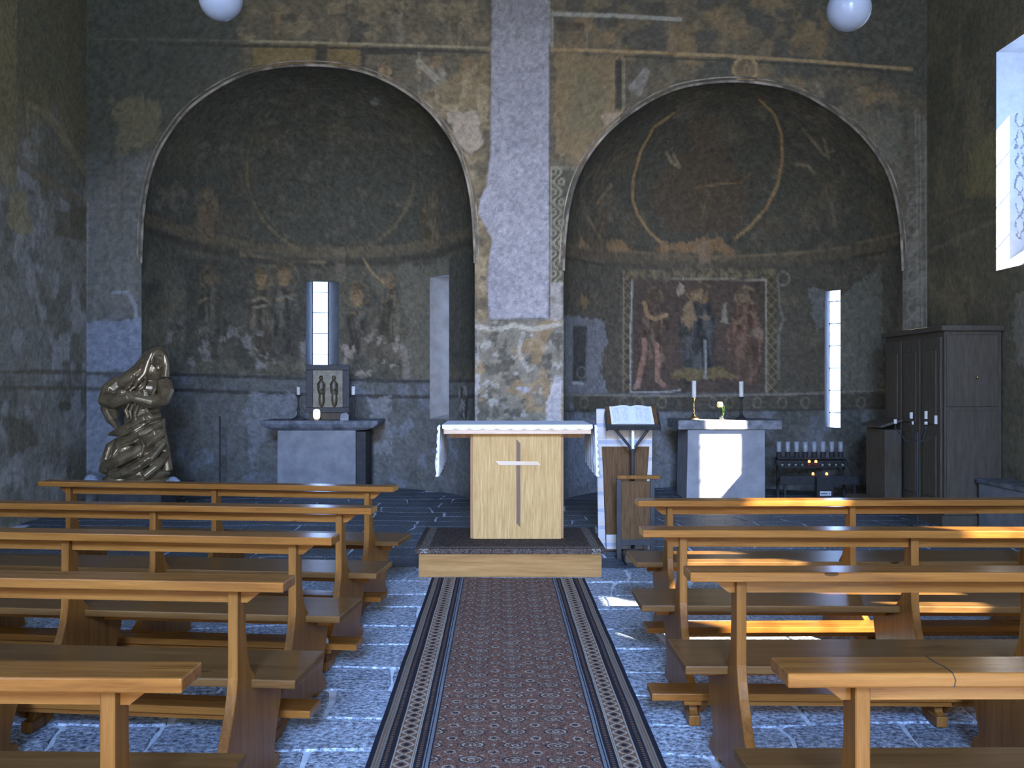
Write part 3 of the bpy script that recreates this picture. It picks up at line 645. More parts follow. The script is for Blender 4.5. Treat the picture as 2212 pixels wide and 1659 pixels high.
    p.rect(994, 836, 1012, 906, (46, 48, 50), 0.95, 0.1); p.blotch((126, 128, 138), 12, 0.52, 29, 0.8, 0.05, p.pmask([(992, 832), (1012, 832), (1012, 906), (992, 906)], 0.1, 3))
    p.speck(0.5); return p
def paint_apse_right(P):
    p = Paint(P, (56, 56, 54), 8)
    p.blotch((66, 62, 57), 2.4, 0.53, 3, 0.8, 0.1); p.blotch((76, 71, 66), 4.5, 0.60, 5, 0.7, 0.06)
    gold = (124, 104, 80)
    p.stroke([(1640, 215), (1672, 245), (1688, 290), (1690, 345), (1680, 400), (1655, 450), (1620, 490), (1588, 515)], 6, gold, 0.95, 0.15)
    p.stroke([(1455, 245), (1412, 275), (1385, 325), (1368, 385), (1366, 430), (1378, 465), (1402, 500), (1428, 525)], 6, gold, 0.95, 0.15)
    p.poly([(1428, 525), (1480, 528), (1500, 518), (1560, 518), (1586, 545), (1420, 545)], (112, 92, 74), 0.8, 0.4); p.poly([(1250, 505), (1278, 535), (1252, 530)], (120, 100, 78), 0.8, 0.3); p.poly([(1310, 525), (1340, 515), (1375, 545), (1315, 548)], (110, 92, 72), 0.7, 0.4)
    # seated figure, faintly
    p.poly([(1450, 330), (1560, 320), (1620, 420), (1590, 500), (1440, 500), (1400, 430)], (62, 55, 50), 0.8, 0.5); p.oval(1520, 285, 34, 40, (66, 58, 52), 0.7)
    p.stroke([(1440, 330), (1452, 352), (1468, 360), (1455, 335)], 7, (120, 112, 98), 0.8, 0.3)
    p.stroke([(1500, 405), (1550, 398), (1600, 395), (1620, 375)], 5, (100, 84, 68), 0.7, 0.4); p.stroke([(1530, 420), (1515, 470)], 4, (92, 78, 66), 0.6, 0.4)
    for pts in ([(1720, 355), (1745, 358), (1760, 375)], [(1735, 280), (1760, 310), (1780, 335), (1800, 325)], [(1795, 440), (1805, 490)], [(1290, 440), (1312, 410), (1320, 400)], [(1270, 470), (1300, 520)], [(1780, 300), (1790, 340)]): p.stroke(pts, 7, (102, 94, 84), 0.75, 0.5)
    for (x, y, h, c) in ((1300, 440, 95, (70, 62, 54)), (1795, 400, 110, (66, 62, 58))): p.saint(x, y, h, c, look=0.5)
    c1 = [(1222, 545), (1320, 558), (1430, 566), (1560, 570), (1700, 564), (1830, 548), (1940, 520)]
    p.stroke([(x, y - 3) for x, y in c1], 24, (72, 66, 60), 0.8, 0.2); p.stroke([(x, y + 14) for x, y in c1], 6, (44, 43, 42), 0.8, 0.2); p.stroke([(x, y - 16) for x, y in c1], 4, (106, 94, 80), 0.6, 0.4)
    p.rect(1415, 548, 1590, 560, (90, 80, 70), 0.5, 0.2); p.stroke([(1518, 530), (1522, 570), (1520, 612)], 24, (106, 94, 86), 0.75, 0.15); p.stroke([(1500, 590), (1530, 600)], 10, (116, 114, 118), 0.5, 0.2)
    # framed picture
    reg = p.pmask([(1225, 575), (1950, 560), (1950, 850), (1225, 850)], 0.1, 5); p.lay(reg, (60, 58, 56), 0.8); p.blotch((72, 68, 64), 3.5, 0.55, 31, 0.7, 0.08, reg)
    for (x0, x1) in ((1346, 1366), (1656, 1678)):
        f = p.pmask([(x0, 586), (x1, 586), (x1, 856), (x0, 856)], 0.05, 2); zz = np.abs(((p.Y / 11.0 + (p.X - x0) / 10.0) % 2) - 1); z2 = np.abs(((p.Y / 11.0 - (p.X - x0) / 10.0) % 2) - 1)
        p.lay(f, (54, 52, 48)); p.lay(f * np.clip(1.2 - np.minimum(zz, z2) / 0.22, 0, 1), (108, 98, 80), 0.8)
    f = p.pmask([(1346, 584), (1678, 580), (1678, 602), (1346, 604)], 0.05, 2); p.lay(f * np.clip((p.n3 - 0.35) * 4, 0, 1), (92, 84, 72), 0.8)
    p.poly([(1368, 605), (1654, 604), (1654, 848), (1366, 850)], (56, 50, 49), 0.9, 0.03)
    p.stroke([(1366, 606), (1362, 720), (1362, 848), (1450, 846), (1470, 842)], 3.5, (136, 140, 152), 0.95, 0.1); p.stroke([(1430, 604), (1654, 604), (1656, 720), (1656, 850)], 3.5, (132, 130, 126), 0.9, 0.1); p.stroke([(1347, 585), (1346, 850)], 3, (108, 106, 104), 0.8, 0.3)
    p.saint(1412, 642, 150, (60, 52, 49), (112, 92, 72), (70, 60, 54), 0.9); p.saint(1505, 632, 190, (44, 46, 50), (122, 100, 74), (124, 108, 92), 0.9); p.saint(1607, 636, 190, (66, 54, 50), (118, 102, 84), (112, 98, 86), 0.85)
    p.stroke([(1392, 655), (1398, 680), (1414, 690), (1440, 680)], 9, (124, 106, 86), 0.8, 0.3)
    p.oval(1470, 625, 9, 14, (126, 118, 110), 0.85); p.poly([(1478, 655), (1495, 650), (1505, 690), (1488, 715), (1470, 690)], (112, 98, 82), 0.8, 0.3)
    p.poly([(1562, 660), (1570, 650), (1574, 700), (1558, 695)], (120, 116, 112), 0.8, 0.2); p.poly([(1640, 700), (1650, 695), (1645, 730), (1615, 722)], (110, 102, 96), 0.6, 0.4)
    p.stroke([(1392, 735), (1392, 765), (1384, 800), (1378, 834)], 11, (122, 98, 94), 0.85, 0.1); p.stroke([(1418, 745), (1421, 780), (1420, 820), (1434, 832)], 11, (120, 98, 94), 0.85, 0.1); p.stroke([(1378, 826), (1372, 838)], 10, (130, 116, 116), 0.8, 0.1)
    p.poly([(1440, 815), (1470, 795), (1560, 795), (1590, 815), (1500, 822)], (84, 76, 60), 0.8, 0.3); p.stroke([(1523, 735), (1524, 790), (1523, 816)], 4, (140, 146, 160), 0.9, 0.4)
    # left: bare plaster with a dark scrap of fresco; lower dado with roundels
    p.poly([(1216, 680), (1300, 690), (1312, 740), (1295, 800), (1320, 880), (1216, 890)], (98, 102, 116), 0.9, 0.35)
    p.rect(1238, 704, 1266, 824, (48, 48, 50), 0.95, 0.25); p.stroke([(1238, 827), (1258, 829)], 6, (150, 156, 172), 0.9, 0.1); p.ring(1256, 805, 10, 12, 3, (92, 96, 104), 0.8, 0.2)
    p.oval(1262, 650, 9, 18, (102, 90, 70), 0.7, 0.03)
    p.ring(1692, 602, 13, 14, 3, (112, 112, 110), 0.8, 0.2); p.stroke([(1682, 615), (1684, 660), (1692, 690), (1682, 720), (1682, 820)], 5, (100, 102, 102), 0.7, 0.4)
    p.poly([(1745, 620), (1782, 625), (1784, 700), (1760, 720)], (88, 92, 98), 0.7, 0.4); p.poly([(1812, 640), (1905, 570), (1908, 840), (1880, 850), (1812, 850)], (82, 84, 84), 0.85, 0.5)
    dado = p.pmask([(1180, 850), (2000, 850), (2000, 1300), (1180, 1300)], 0.1, 5); p.lay(dado, (72, 74, 78)); p.blotch((92, 97, 112), 2.6, 0.53, 45, 0.8, 0.08, dado); p.blotch((58, 60, 62), 2.8, 0.54, 47, 0.8, 0.08, dado)
    fr = p.pmask([(1240, 856), (1950, 850), (1950, 884), (1240, 888)], 0.1, 3); p.lay(fr, (58, 56, 54))
    p.stroke([(1220, 853), (1460, 856), (1700, 852), (1930, 842)], 4, (116, 114, 114), 0.7, 0.4); p.stroke([(1220, 888), (1700, 886), (1930, 880)], 5, (44, 44, 44), 0.8, 0.2)
    for x in (1262, 1348, 1380, 1430, 1540, 1575, 1636, 1690, 1740, 1860): p.ring(x, 870, 9, 11, 3, (98, 94, 88), 0.7, 0.3)
    p.rect(1440, 860, 1462, 884, (44, 44, 46), 0.8, 0.1)
    p.poly([(1215, 900), (1330, 900), (1330, 1080), (1215, 1080)], (98, 106, 126), 0.8, 0.6, 20)
    p.speck(0.5); return p

def apse(arch, name, paint, wins):
    # profile from floor to crown (arc length steps), swept through half a turn
    zs = np.linspace(-0.06, arch.z[-1], 150)
    rr = np.interp(np.linspace(0, 1, 120), np.linspace(0, 1, len(arch.r)), arch.r[::-1]); zz = np.interp(np.linspace(0, 1, 120), np.linspace(0, 1, len(arch.z)), arch.z[::-1])
    prof_r = np.concatenate([np.ones(150), rr[1:]]); prof_z = np.concatenate([zs, zz[1:]]); prof_r = np.maximum(prof_r, 0.002)
    ph = np.linspace(0, np.pi, 281); zlines = prof_z.copy()
    for wdw in wins:                                        # snap grid lines to the openings
        for a in (wdw['a0'], wdw['a1']): ph[np.argmin(np.abs(ph - a))] = a
        for z in (wdw['z0'], wdw['z1']): prof_z[np.argmin(np.abs(zlines[:150] - z))] = z
    nu, nv = len(ph), len(prof_r)
    X = arch.cx + arch.a * prof_r[:, None] * np.cos(ph)[None, :]; Y = WALL_Y + arch.b * prof_r[:, None] * np.sin(ph)[None, :]; Z = np.repeat(prof_z[:, None], nu, 1)
    P = np.stack([X.ravel(), Y.ravel(), Z.ravel()], 1); p = paint(P)
    keep = np.ones((nv - 1, nu - 1), bool); pc = (ph[:-1] + ph[1:]) / 2; zc = (prof_z[:-1] + prof_z[1:]) / 2; extra = []
    for wdw in wins:
        hole = (zc[:, None] > wdw['z0']) & (zc[:, None] < wdw['z1']) & (pc[None, :] > wdw['a0']) & (pc[None, :] < wdw['a1']) & (np.arange(nv - 1)[:, None] < 149)
        keep &= ~hole
    o = struct(link_mesh(name, [grid_mesh('', P, nu, nv, p.col, keep)]))
    for wdw in wins:
        am = (wdw['a0'] + wdw['a1']) / 2; ax = Vector((math.cos(am), math.sin(am), 0)); side = Vector((-math.sin(am), math.cos(am), 0))
        def pt(a, z): return Vector((arch.cx + arch.a * math.cos(a), WALL_Y + arch.b * math.sin(a), z))
        c = pt(am, 0) + ax * wdw['d']; hw = wdw['w'] / 2; off = wdw.get('off', 0.0)
        inn = [pt(wdw['a0'], wdw['z0']), pt(wdw['a1'], wdw['z0']), pt(wdw['a1'], wdw['z1']), pt(wdw['a0'], wdw['z1'])]
        out = [c + side * (off - hw) + Vector((0, 0, wdw['oz0'])), c + side * (off + hw) + Vector((0, 0, wdw['oz0'])), c + side * (off + hw) + Vector((0, 0, wdw['oz1'])), c + side * (off - hw) + Vector((0, 0, wdw['oz1']))]
        b = MB(); b.add(inn + out, [(0, 1, 5, 4), (1, 2, 6, 5), (2, 3, 7, 6), (3, 0, 4, 7)])
        b.build('window_reveal', wdw['mat'], o)
        t = bpy.data.objects.new(wdw['name'], None); C.objects.link(t); struct(t); t.location = c
        rz = am + math.pi / 2; t.rotation_euler = (0, 0, rz)
        pn = MB().box(off - hw, off + hw, -0.004, 0.004, wdw['oz0'], wdw['oz1']).build('pane', 'pane', t)
        fr = MB()
        for zb in np.arange(wdw['oz0'] + 0.25, wdw['oz1'] - 0.1, 0.33): fr.box(off - hw, off + hw, 0.0, 0.012, zb - 0.006, zb + 0.006)
        fr.box(off - hw - 0.01, off - hw + 0.012, -0.02, 0.02, wdw['oz0'], wdw['oz1']); fr.box(off + hw - 0.012, off + hw + 0.01, -0.02, 0.02, wdw['oz0'], wdw['oz1'])
        fr.build('glazing_bar', 'iron', t)
    return o
apse(AL, 'wall_apse_north', paint_apse_left, [
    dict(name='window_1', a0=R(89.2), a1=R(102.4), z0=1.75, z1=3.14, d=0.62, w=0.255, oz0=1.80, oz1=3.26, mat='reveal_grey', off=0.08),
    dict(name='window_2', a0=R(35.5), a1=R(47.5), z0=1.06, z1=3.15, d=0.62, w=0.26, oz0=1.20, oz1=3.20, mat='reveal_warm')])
apse(AR, 'wall_apse_south', paint_apse_right, [
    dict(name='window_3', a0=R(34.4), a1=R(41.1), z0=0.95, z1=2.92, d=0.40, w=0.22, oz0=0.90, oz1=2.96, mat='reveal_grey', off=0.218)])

def arch_trim(arch, name, up_from):
    xs = arch.cx - arch.a * np.cos(np.linspace(0, np.pi, 90)); pts = [(x, float(arch.top(x))) for x in xs]
    pts = [(pts[0][0], up_from)] + pts + [(pts[-1][0], up_from)]
    t = MB(); t.tube([(x, WALL_Y - 0.010, z) for x, z in pts], 0.020, 6)
    o = struct(t.build(name, 'trim', smooth=True))
    n = len(pts); out = []
    for i, (x, z) in enumerate(pts):
        a = pts[max(i - 1, 0)]; b = pts[min(i + 1, n - 1)]; d = Vector((b[0] - a[0], 0, b[1] - a[1])).normalized(); nn = Vector((-d.z, 0, d.x))
        out.append((x + nn.x * 0.055, WALL_Y - 0.006, z + nn.z * 0.055))
    MB().tube(out, 0.011, 6).build('outer_bead', 'trim', o, smooth=True)
    return o
M['trim'] = noisy('worn arch moulding', (0.17, 0.145, 0.11), (0.62, 0.51, 0.39), 3.2, 0.9, 0.1, 0.3, lo=0.40, hi=0.66)
arch_trim(AL, 'trim_1', 3.15); arch_trim(AR, 'trim_2', 3.05)

# ------------------------------------------------------------------ side walls, west wall, ceiling
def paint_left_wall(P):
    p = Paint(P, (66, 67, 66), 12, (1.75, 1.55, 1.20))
    P[:, 1] = P[:, 1]
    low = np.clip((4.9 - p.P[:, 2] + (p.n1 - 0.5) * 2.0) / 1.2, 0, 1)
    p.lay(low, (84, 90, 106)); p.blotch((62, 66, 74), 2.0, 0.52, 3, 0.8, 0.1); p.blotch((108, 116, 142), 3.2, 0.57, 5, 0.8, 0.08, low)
    high = np.clip((p.P[:, 2] - 4.6) / 0.8, 0, 1); p.lay(high, (58, 61, 61), 0.7)  # upper wall painted darker to imitate fading light
    # broad bare plaster towards the nave
    bare = np.clip((11.15 - p.P[:, 1] + (p.n2 - 0.5) * 0.1) / 0.05, 0, 1) * np.clip((p.P[:, 2] - 3.6 + (p.n1 - 0.5)) / 0.3, 0, 1); p.lay(bare, (78, 78, 73), 0.8)
    p.poly([(20, 420), (55, 415), (72, 505), (45, 510), (18, 490)], (94, 94, 92), 0.8, 0.3)
    p.stroke([(62, 225), (110, 255), (190, 380)], 14, (92, 90, 88), 0.6, 0.4); p.stroke([(60, 225), (58, 330)], 5, (90, 90, 90), 0.7, 0.4)
    p.stroke([(70, 375), (130, 405), (192, 440)], 10, (104, 102, 104), 0.7, 0.3); p.stroke([(40, 345), (192, 455)], 26, (58, 58, 60), 0.6, 0.3); p.poly([(120, 460), (186, 450), (186, 520), (120, 510)], (56, 58, 60), 0.8, 0.5)
    for y in (803, 838): p.stroke([(-200, y), (190, y)], 8, (56, 58, 64), 0.8, 0.3)
    p.poly([(10, 900), (75, 905), (80, 960), (20, 990)], (56, 58, 62), 0.8, 0.7); p.oval(140, 875, 12, 10, (50, 52, 56), 0.9, 0.05)
    p.blotch((56, 58, 62), 1.6, 0.52, 15, 0.8, 0.1, np.clip((p.Y - 930) / 60, 0, 1)); p.lay(np.clip((9.6 - p.P[:, 1]) / 0.4, 0, 1), (150, 149, 146), 0.9); p.speck(0.5); return p
def paint_right_wall(P):
    p = Paint(P, (62, 63, 62), 15, (1.5, 1.42, 1.3))
    p.blotch((78, 76, 72), 2.2, 0.54, 3, 0.8, 0.1); p.blotch((52, 54, 54), 2.0, 0.53, 5, 0.7, 0.1)
    p.poly([(2095, 330), (2155, 260), (2155, 420), (2090, 420)], (86, 84, 72), 0.8, 0.6, 14); p.poly([(2050, 640), (2085, 640), (2085, 700), (2050, 700)], (78, 76, 72), 0.8, 0.5)
    p.stroke([(2005, 545), (2080, 510), (2155, 475)], 9, (84, 84, 82), 0.6, 0.4); p.poly([(2190, 640), (2230, 620), (2230, 800), (2195, 780)], (92, 94, 100), 0.7, 0.8)
    p.stroke([(2010, 470), (2090, 445)], 8, (80, 76, 68), 0.6, 0.4)
    far = np.clip((9.6 - p.P[:, 1]) / 0.4, 0, 1); p.lay(far, (150, 149, 146), 0.9); p.speck(0.4); return p
def lines(segs):
    out = []
    for a, b, st in segs: out.append(np.arange(a, b - 1e-6, st))
    out.append(np.array([segs[-1][1]])); return np.unique(np.round(np.concatenate(out), 4))
def side_wall(name, x, paint, holes=()):
    ys = lines([(Y_BACK, 0, 0.4), (0, 9.2, 0.2), (9.2, WALL_Y, 0.022)]); zs = lines([(-0.06, 6.6, 0.028), (6.6, Z_TOP, 0.2)])
    for (a, b, c, d) in holes:
        for v in (a, b): ys[np.argmin(np.abs(ys - v))] = v
        for v in (c, d): zs[np.argmin(np.abs(zs - v))] = v
    P = np.stack([np.full(len(ys) * len(zs), x), np.tile(ys, len(zs)), np.repeat(zs, len(ys))], 1)
    Q = P.copy(); Q[:, 1] = np.maximum(Q[:, 1], 0.5); p = paint(Q)
    keep = np.ones((len(zs) - 1, len(ys) - 1), bool); yc = (ys[1:] + ys[:-1]) / 2; zc = (zs[1:] + zs[:-1]) / 2
    for (a, b, c, d) in holes: keep &= ~((zc[:, None] > c) & (zc[:, None] < d) & (yc[None, :] > a) & (yc[None, :] < b))
    return struct(link_mesh(name, [grid_mesh('', P, len(ys), len(zs), p.col, keep)]))
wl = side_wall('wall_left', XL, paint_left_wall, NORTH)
wr = side_wall('wall_right', XR, paint_right_wall, [w_[0] for w_ in WINS])

def reveal_mat():
    m, nt, b = new_mat('window reveal with painted scroll', 0.95, 0.1)
    tc = nt.nodes.new('ShaderNodeTexCoord'); sp = nt.nodes.new('ShaderNodeSeparateXYZ'); nt.links.new(tc.outputs['Object'], sp.inputs[0])
    x, z = N(nt, sp.outputs[0]), N(nt, sp.outputs[2]); nz = N(nt, noise(nt, tc.outputs['Object'], 14, 4))
    col = mixc(nt, nz, (0.52, 0.53, 0.55), (0.80, 0.80, 0.80))
    u = (x - (XR + 0.265)); s = (z * 13.0 + nz * 4.0).sin() * (nz * 0.05 + 0.025)
    vine = (u - s).abs().lt(0.012).mx((u + s).abs().lt(0.012)) * x.gt(XR + 0.17) * z.between(3.2, 4.62) * nz.gt(0.44)
    col = mixc(nt, vine * 0.75, col, (0.16, 0.18, 0.22))
    nt.links.new(col, b.inputs['Base Color']); bump(nt, b, nz.s, 0.3); return m
M['reveal_scroll'] = reveal_mat()
for k, (inn, out) in enumerate(WINS):
    (a, b, c, d), (e, f, g, h) = inn, out; xo = XR + WALL_T
    # far jamb straight through the wall, the outer skin closes round the smaller opening
    MB().add([(XR, b, c), (xo, b, c), (xo, b, d), (XR, b, d)], [(0, 1, 2, 3)]).build('window_reveal', 'reveal_scroll', wr)
    rv = MB(); rv.add([(XR, a, c), (xo, a, c), (xo, a, d), (XR, a, d)], [(0, 1, 2, 3)])
    rv.add([(XR, a, c), (XR, b, c), (xo, b, g), (xo, a, g)], [(0, 1, 2, 3)]); rv.add([(XR, a, d), (XR, b, d), (xo, b, d), (xo, a, d)], [(0, 1, 2, 3)])
    rv.build('window_reveal', 'reveal', wr)
    sk = MB(); sk.box(xo, xo + 0.08, a - 0.1, e, c - 0.1, d + 0.1); sk.box(xo, xo + 0.08, f, b + 0.1, c - 0.1, d + 0.1)
    sk.box(xo, xo + 0.08, e, f, c - 0.1, g); sk.box(xo, xo + 0.08, e, f, h, d + 0.1); sk.build('outer_skin', 'reveal', wr)
    t = bpy.data.objects.new('window_%d' % (k + 4), None); C.objects.link(t); struct(t); t.location = (xo + 0.03, (e + f) / 2, (g + h) / 2)
    hy, hh = (f - e) / 2, (h - g) / 2
    MB().box(-0.003, 0.003, -hy, hy, -hh, hh).build('pane', 'pane', t)
    fr = MB(); fr.box(-0.02, 0.02, -hy, -hy + 0.03, -hh, hh); fr.box(-0.02, 0.02, hy - 0.03, hy, -hh, hh); fr.box(-0.02, 0.02, -hy, hy, -hh, -hh + 0.03); fr.box(-0.02, 0.02, -hy, hy, hh - 0.03, hh)
    fr.build('window_frame', 'iron', t)
    for q in range(1, 4): MB().box(-0.008, 0.008, -hy, hy, -hh + q * hh / 2 - 0.006, -hh + q * hh / 2 + 0.006).build('glazing_bar', 'iron', t)
bw = MB(); x0, x1, z0, z1 = DOOR
bw.box(XL, x0, Y_BACK - 0.3, Y_BACK, 0, Z_TOP); bw.box(x1, XR, Y_BACK - 0.3, Y_BACK, 0, Z_TOP); g0, g1, g2, g3 = GALLERY
bw = MB(); bw.box(XL, x0, Y_BACK - 0.3, Y_BACK, 0, g2); bw.box(x1, XR, Y_BACK - 0.3, Y_BACK, 0, g2); bw.box(x0, x1, Y_BACK - 0.3, Y_BACK, z1, g2)
bw.box(XL, g0, Y_BACK - 0.3, Y_BACK, g2, Z_TOP); bw.box(g1, XR, Y_BACK - 0.3, Y_BACK, g2, Z_TOP); bw.box(g0, g1, Y_BACK - 0.3, Y_BACK, g3, Z_TOP)
struct(bw.build('wall_back', 'backwall'))
struct(MB().box(XL - 0.1, XR + 0.1, Y_BACK - 0.3, WALL_Y + 0.05, Z_TOP, Z_TOP + 0.15).build('ceiling', 'ceiling'))

# ------------------------------------------------------------------ floor of flagstones
fl = MB(); fl.box(XL - 0.1, XR + 0.1, Y_BACK - 0.3, 15.6, -0.12, -0.012)
floor = struct(fl.build('floor', 'mortar'))
rs = random.Random(11); stones = []; y = 1.2
def in_plan(x, yy):
    if yy < WALL_Y + 0.25: return XL + 0.05 < x < XR - 0.05
    return any(((x - A.cx) / (A.a + 0.15)) ** 2 + ((yy - WALL_Y) / (A.b + 0.15)) ** 2 < 1 for A in (AL, AR))
while y < 15.35:
    h = rs.uniform(0.34, 0.60); x = XL + rs.uniform(-0.3, 0.0); sk = rs.uniform(-0.03, 0.03)
    while x < XR:
        wd = rs.uniform(0.42, 0.95); cx_, cy_ = x + wd / 2, y + h / 2
        if in_plan(cx_, cy_): stones.append((x, y, wd, h, sk))
        x += wd
    y += h
def stone_poly(x, y, wd, h, sk):
    g = 0.011; pts = []
    n = 4; ed = [((0, 0), (1, 0)), ((1, 0), (1, 1)), ((1, 1), (0, 1)), ((0, 1), (0, 0))]
    for (a, b) in ed:
        for t in (0.03, 0.34, 0.66, 0.97):
            u = a[0] + (b[0] - a[0]) * t; v = a[1] + (b[1] - a[1]) * t
            pts.append((x + g + u * (wd - 2 * g) + rs.uniform(-0.011, 0.011) + sk * v, y + g + v * (h - 2 * g) + rs.uniform(-0.011, 0.011)))
    return pts
def warp(x, y): return (x + 0.045 * math.sin(y * 2.3 + x * 0.6) + 0.02 * math.sin(y * 5.1 - x * 2.2), y + 0.05 * math.sin(x * 1.9 + y * 0.5) + 0.022 * math.sin(x * 4.7 + y * 1.3))
def stone_add(mb, pts, top):
    pts = [warp(*p) for p in pts]
    n = len(pts); cx_ = sum(p[0] for p in pts) / n; cy_ = sum(p[1] for p in pts) / n
    v = [(px, py, -0.012) for px, py in pts] + [(cx_ + (px - cx_) * 0.985, cy_ + (py - cy_) * 0.98, top) for px, py in pts]
    mb.add(v, [tuple(range(n, 2 * n))] + [(i, (i + 1) % n, n + (i + 1) % n, n + i) for i in range(n)])
def seen(s):
    x, y_, wd, h, _ = s; cx_, cy_ = x + wd / 2, y_ + h / 2
    if cy_ < 2.2 or abs(cx_ / cy_) > 0.62: return -1
    aisle = 1.0 if abs(cx_ - 0.05) < 1.25 else (0.35 if cy_ > 3 else 0.2)
    return aisle * wd * h / cy_ ** 3 if cy_ < WALL_Y + 1 else 0
order = sorted(stones, key=seen, reverse=True); rest = MB(); rest_d = MB()
for k, s_ in enumerate(order):
    pts = stone_poly(*s_); top = rs.uniform(-0.003, 0.0)
    if k < 240 and seen(s_) > 0:
        cx_, cy_ = s_[0] + s_[2] / 2, s_[1] + s_[3] / 2
        b = MB(); stone_add(b, pts, top); b.build('flagstone', 'flag_dimmed' if cy_ > 8.4 else 'flag', floor)
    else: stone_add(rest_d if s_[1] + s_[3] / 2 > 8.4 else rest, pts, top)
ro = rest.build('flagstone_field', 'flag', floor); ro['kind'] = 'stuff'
ro = rest_d.build('chancel_flagstone_field', 'flag_dimmed', floor); ro['kind'] = 'stuff'  # same stones, painted dimmer where the light thins out

# ------------------------------------------------------------------ runner, platform, altar
RX = 0.066
run = MB(); nx, ny = 24, 130
for_v = []; y0, y1 = 1.6, 8.02; hw = 0.615
for j in range(ny + 1):
    for i in range(nx + 1):
        u = -hw + 2 * hw * i / nx; v = -(y1 - y0) / 2 + (y1 - y0) * j / ny
        for_v.append((u, v, 0.011 + 0.0022 * math.sin(v * 5.1 + u * 3) + 0.0015 * math.sin(v * 11.3 - u * 9)))
nn = len(for_v)
fcs = [(j * (nx + 1) + i, j * (nx + 1) + i + 1, (j + 1) * (nx + 1) + i + 1, (j + 1) * (nx + 1) + i) for j in range(ny) for i in range(nx)]
run.add(for_v, fcs)
rim = [j * (nx + 1) for j in range(ny + 1)] + [ny * (nx + 1) + i for i in range(1, nx + 1)] + [j * (nx + 1) + nx for j in range(ny - 1, -1, -1)] + [i for i in range(nx - 1, 0, -1)]
base = len(run.v); run.v += [(run.v[i][0], run.v[i][1], 0.0) for i in rim]
for i in range(len(rim)): run.f.append((rim[i], rim[(i + 1) % len(rim)], base + (i + 1) % len(rim), base + i))
ro = run.build('runner_carpet', 'runner', None, (RX, (y0 + y1) / 2, 0.0), smooth=True); sharp(ro, 50)
tag(ro, 'long dark red patterned runner carpet lying along the aisle', 'carpet')

plat = thing('altar_platform', 'low knotty pine platform under the wooden altar', 'platform', (0.083, 8.1, 0))
MB().box(-0.745, 0.745, 0.0, 0.03, 0.0, 0.205).build('front_board', 'platform', plat, bevel=0.003)
MB().box(-0.745, -0.715, 0.03, 1.18, 0.0, 0.205).build('side_board', 'platform', plat); MB().box(0.715, 0.745, 0.03, 1.18, 0.0, 0.205).build('side_board', 'platform', plat)
MB().box(-0.755, 0.755, -0.012, 1.19, 0.205, 0.222).build('deck', 'platform', plat, bevel=0.003)
rug = MB().box(-0.765, 0.765, -0.6, 0.6, 0.0, 0.012)
rug.box(-0.77, 0.77, -0.612, -0.6, -0.03, 0.012); rug.box(-0.777, -0.765, -0.6, 0.6, -0.03, 0.012); rug.box(0.765, 0.777, -0.6, 0.6, -0.03, 0.012)
tag(rug.build('platform_rug', 'rug', None, (0.083, 8.1 + 0.588, 0.2225), bevel=0.003), 'dark patterned rug covering the pine platform under the altar', 'rug')

ZA = 0.2345
al = thing('wooden_altar', 'pale wooden altar table with a grooved cross on its front', 'altar', (0.147, 8.6, ZA))
MB().box(-0.404, 0.404, 0.02, 0.66, 0.0, 0.91).build('pedestal', 'altar_edge', al, bevel=0.003)
MB().box(-0.380, 0.380, 0.0, 0.02, 0.0, 0.91).build('front_panel', 'altar_wood', al, bevel=0.002)
MB().box(-0.628, 0.632, -0.10, 0.84, 0.91, 0.985).build('table_top', 'altar_top', al, bevel=0.004)
for s_ in (-1, 1): MB().box(*sorted((s_ * 0.40, s_ * 0.60)), 0.25, 0.5, 0.86, 0.91).build('bracket', 'altar_edge', al)
cr = MB(); cx_ = 0.012
cr.prism([(cx_ - 0.017, 0.86), (cx_ + 0.017, 0.825), (cx_ + 0.017, 0.10), (cx_ - 0.017, 0.135)], -0.008, 0.004, axis=1)
cr.build('cross_upright', 'groove_shade', al)['label'] = 'upright of the cross, groove shade painted in'
cr = MB(); cr.prism([(cx_ - 0.195, 0.672), (cx_ - 0.165, 0.638), (cx_ + 0.195, 0.636), (cx_ + 0.165, 0.668)], -0.010, 0.004, axis=1)
cr.build('cross_arm', 'groove_lit', al)['label'] = 'arm of the cross, groove light painted in'

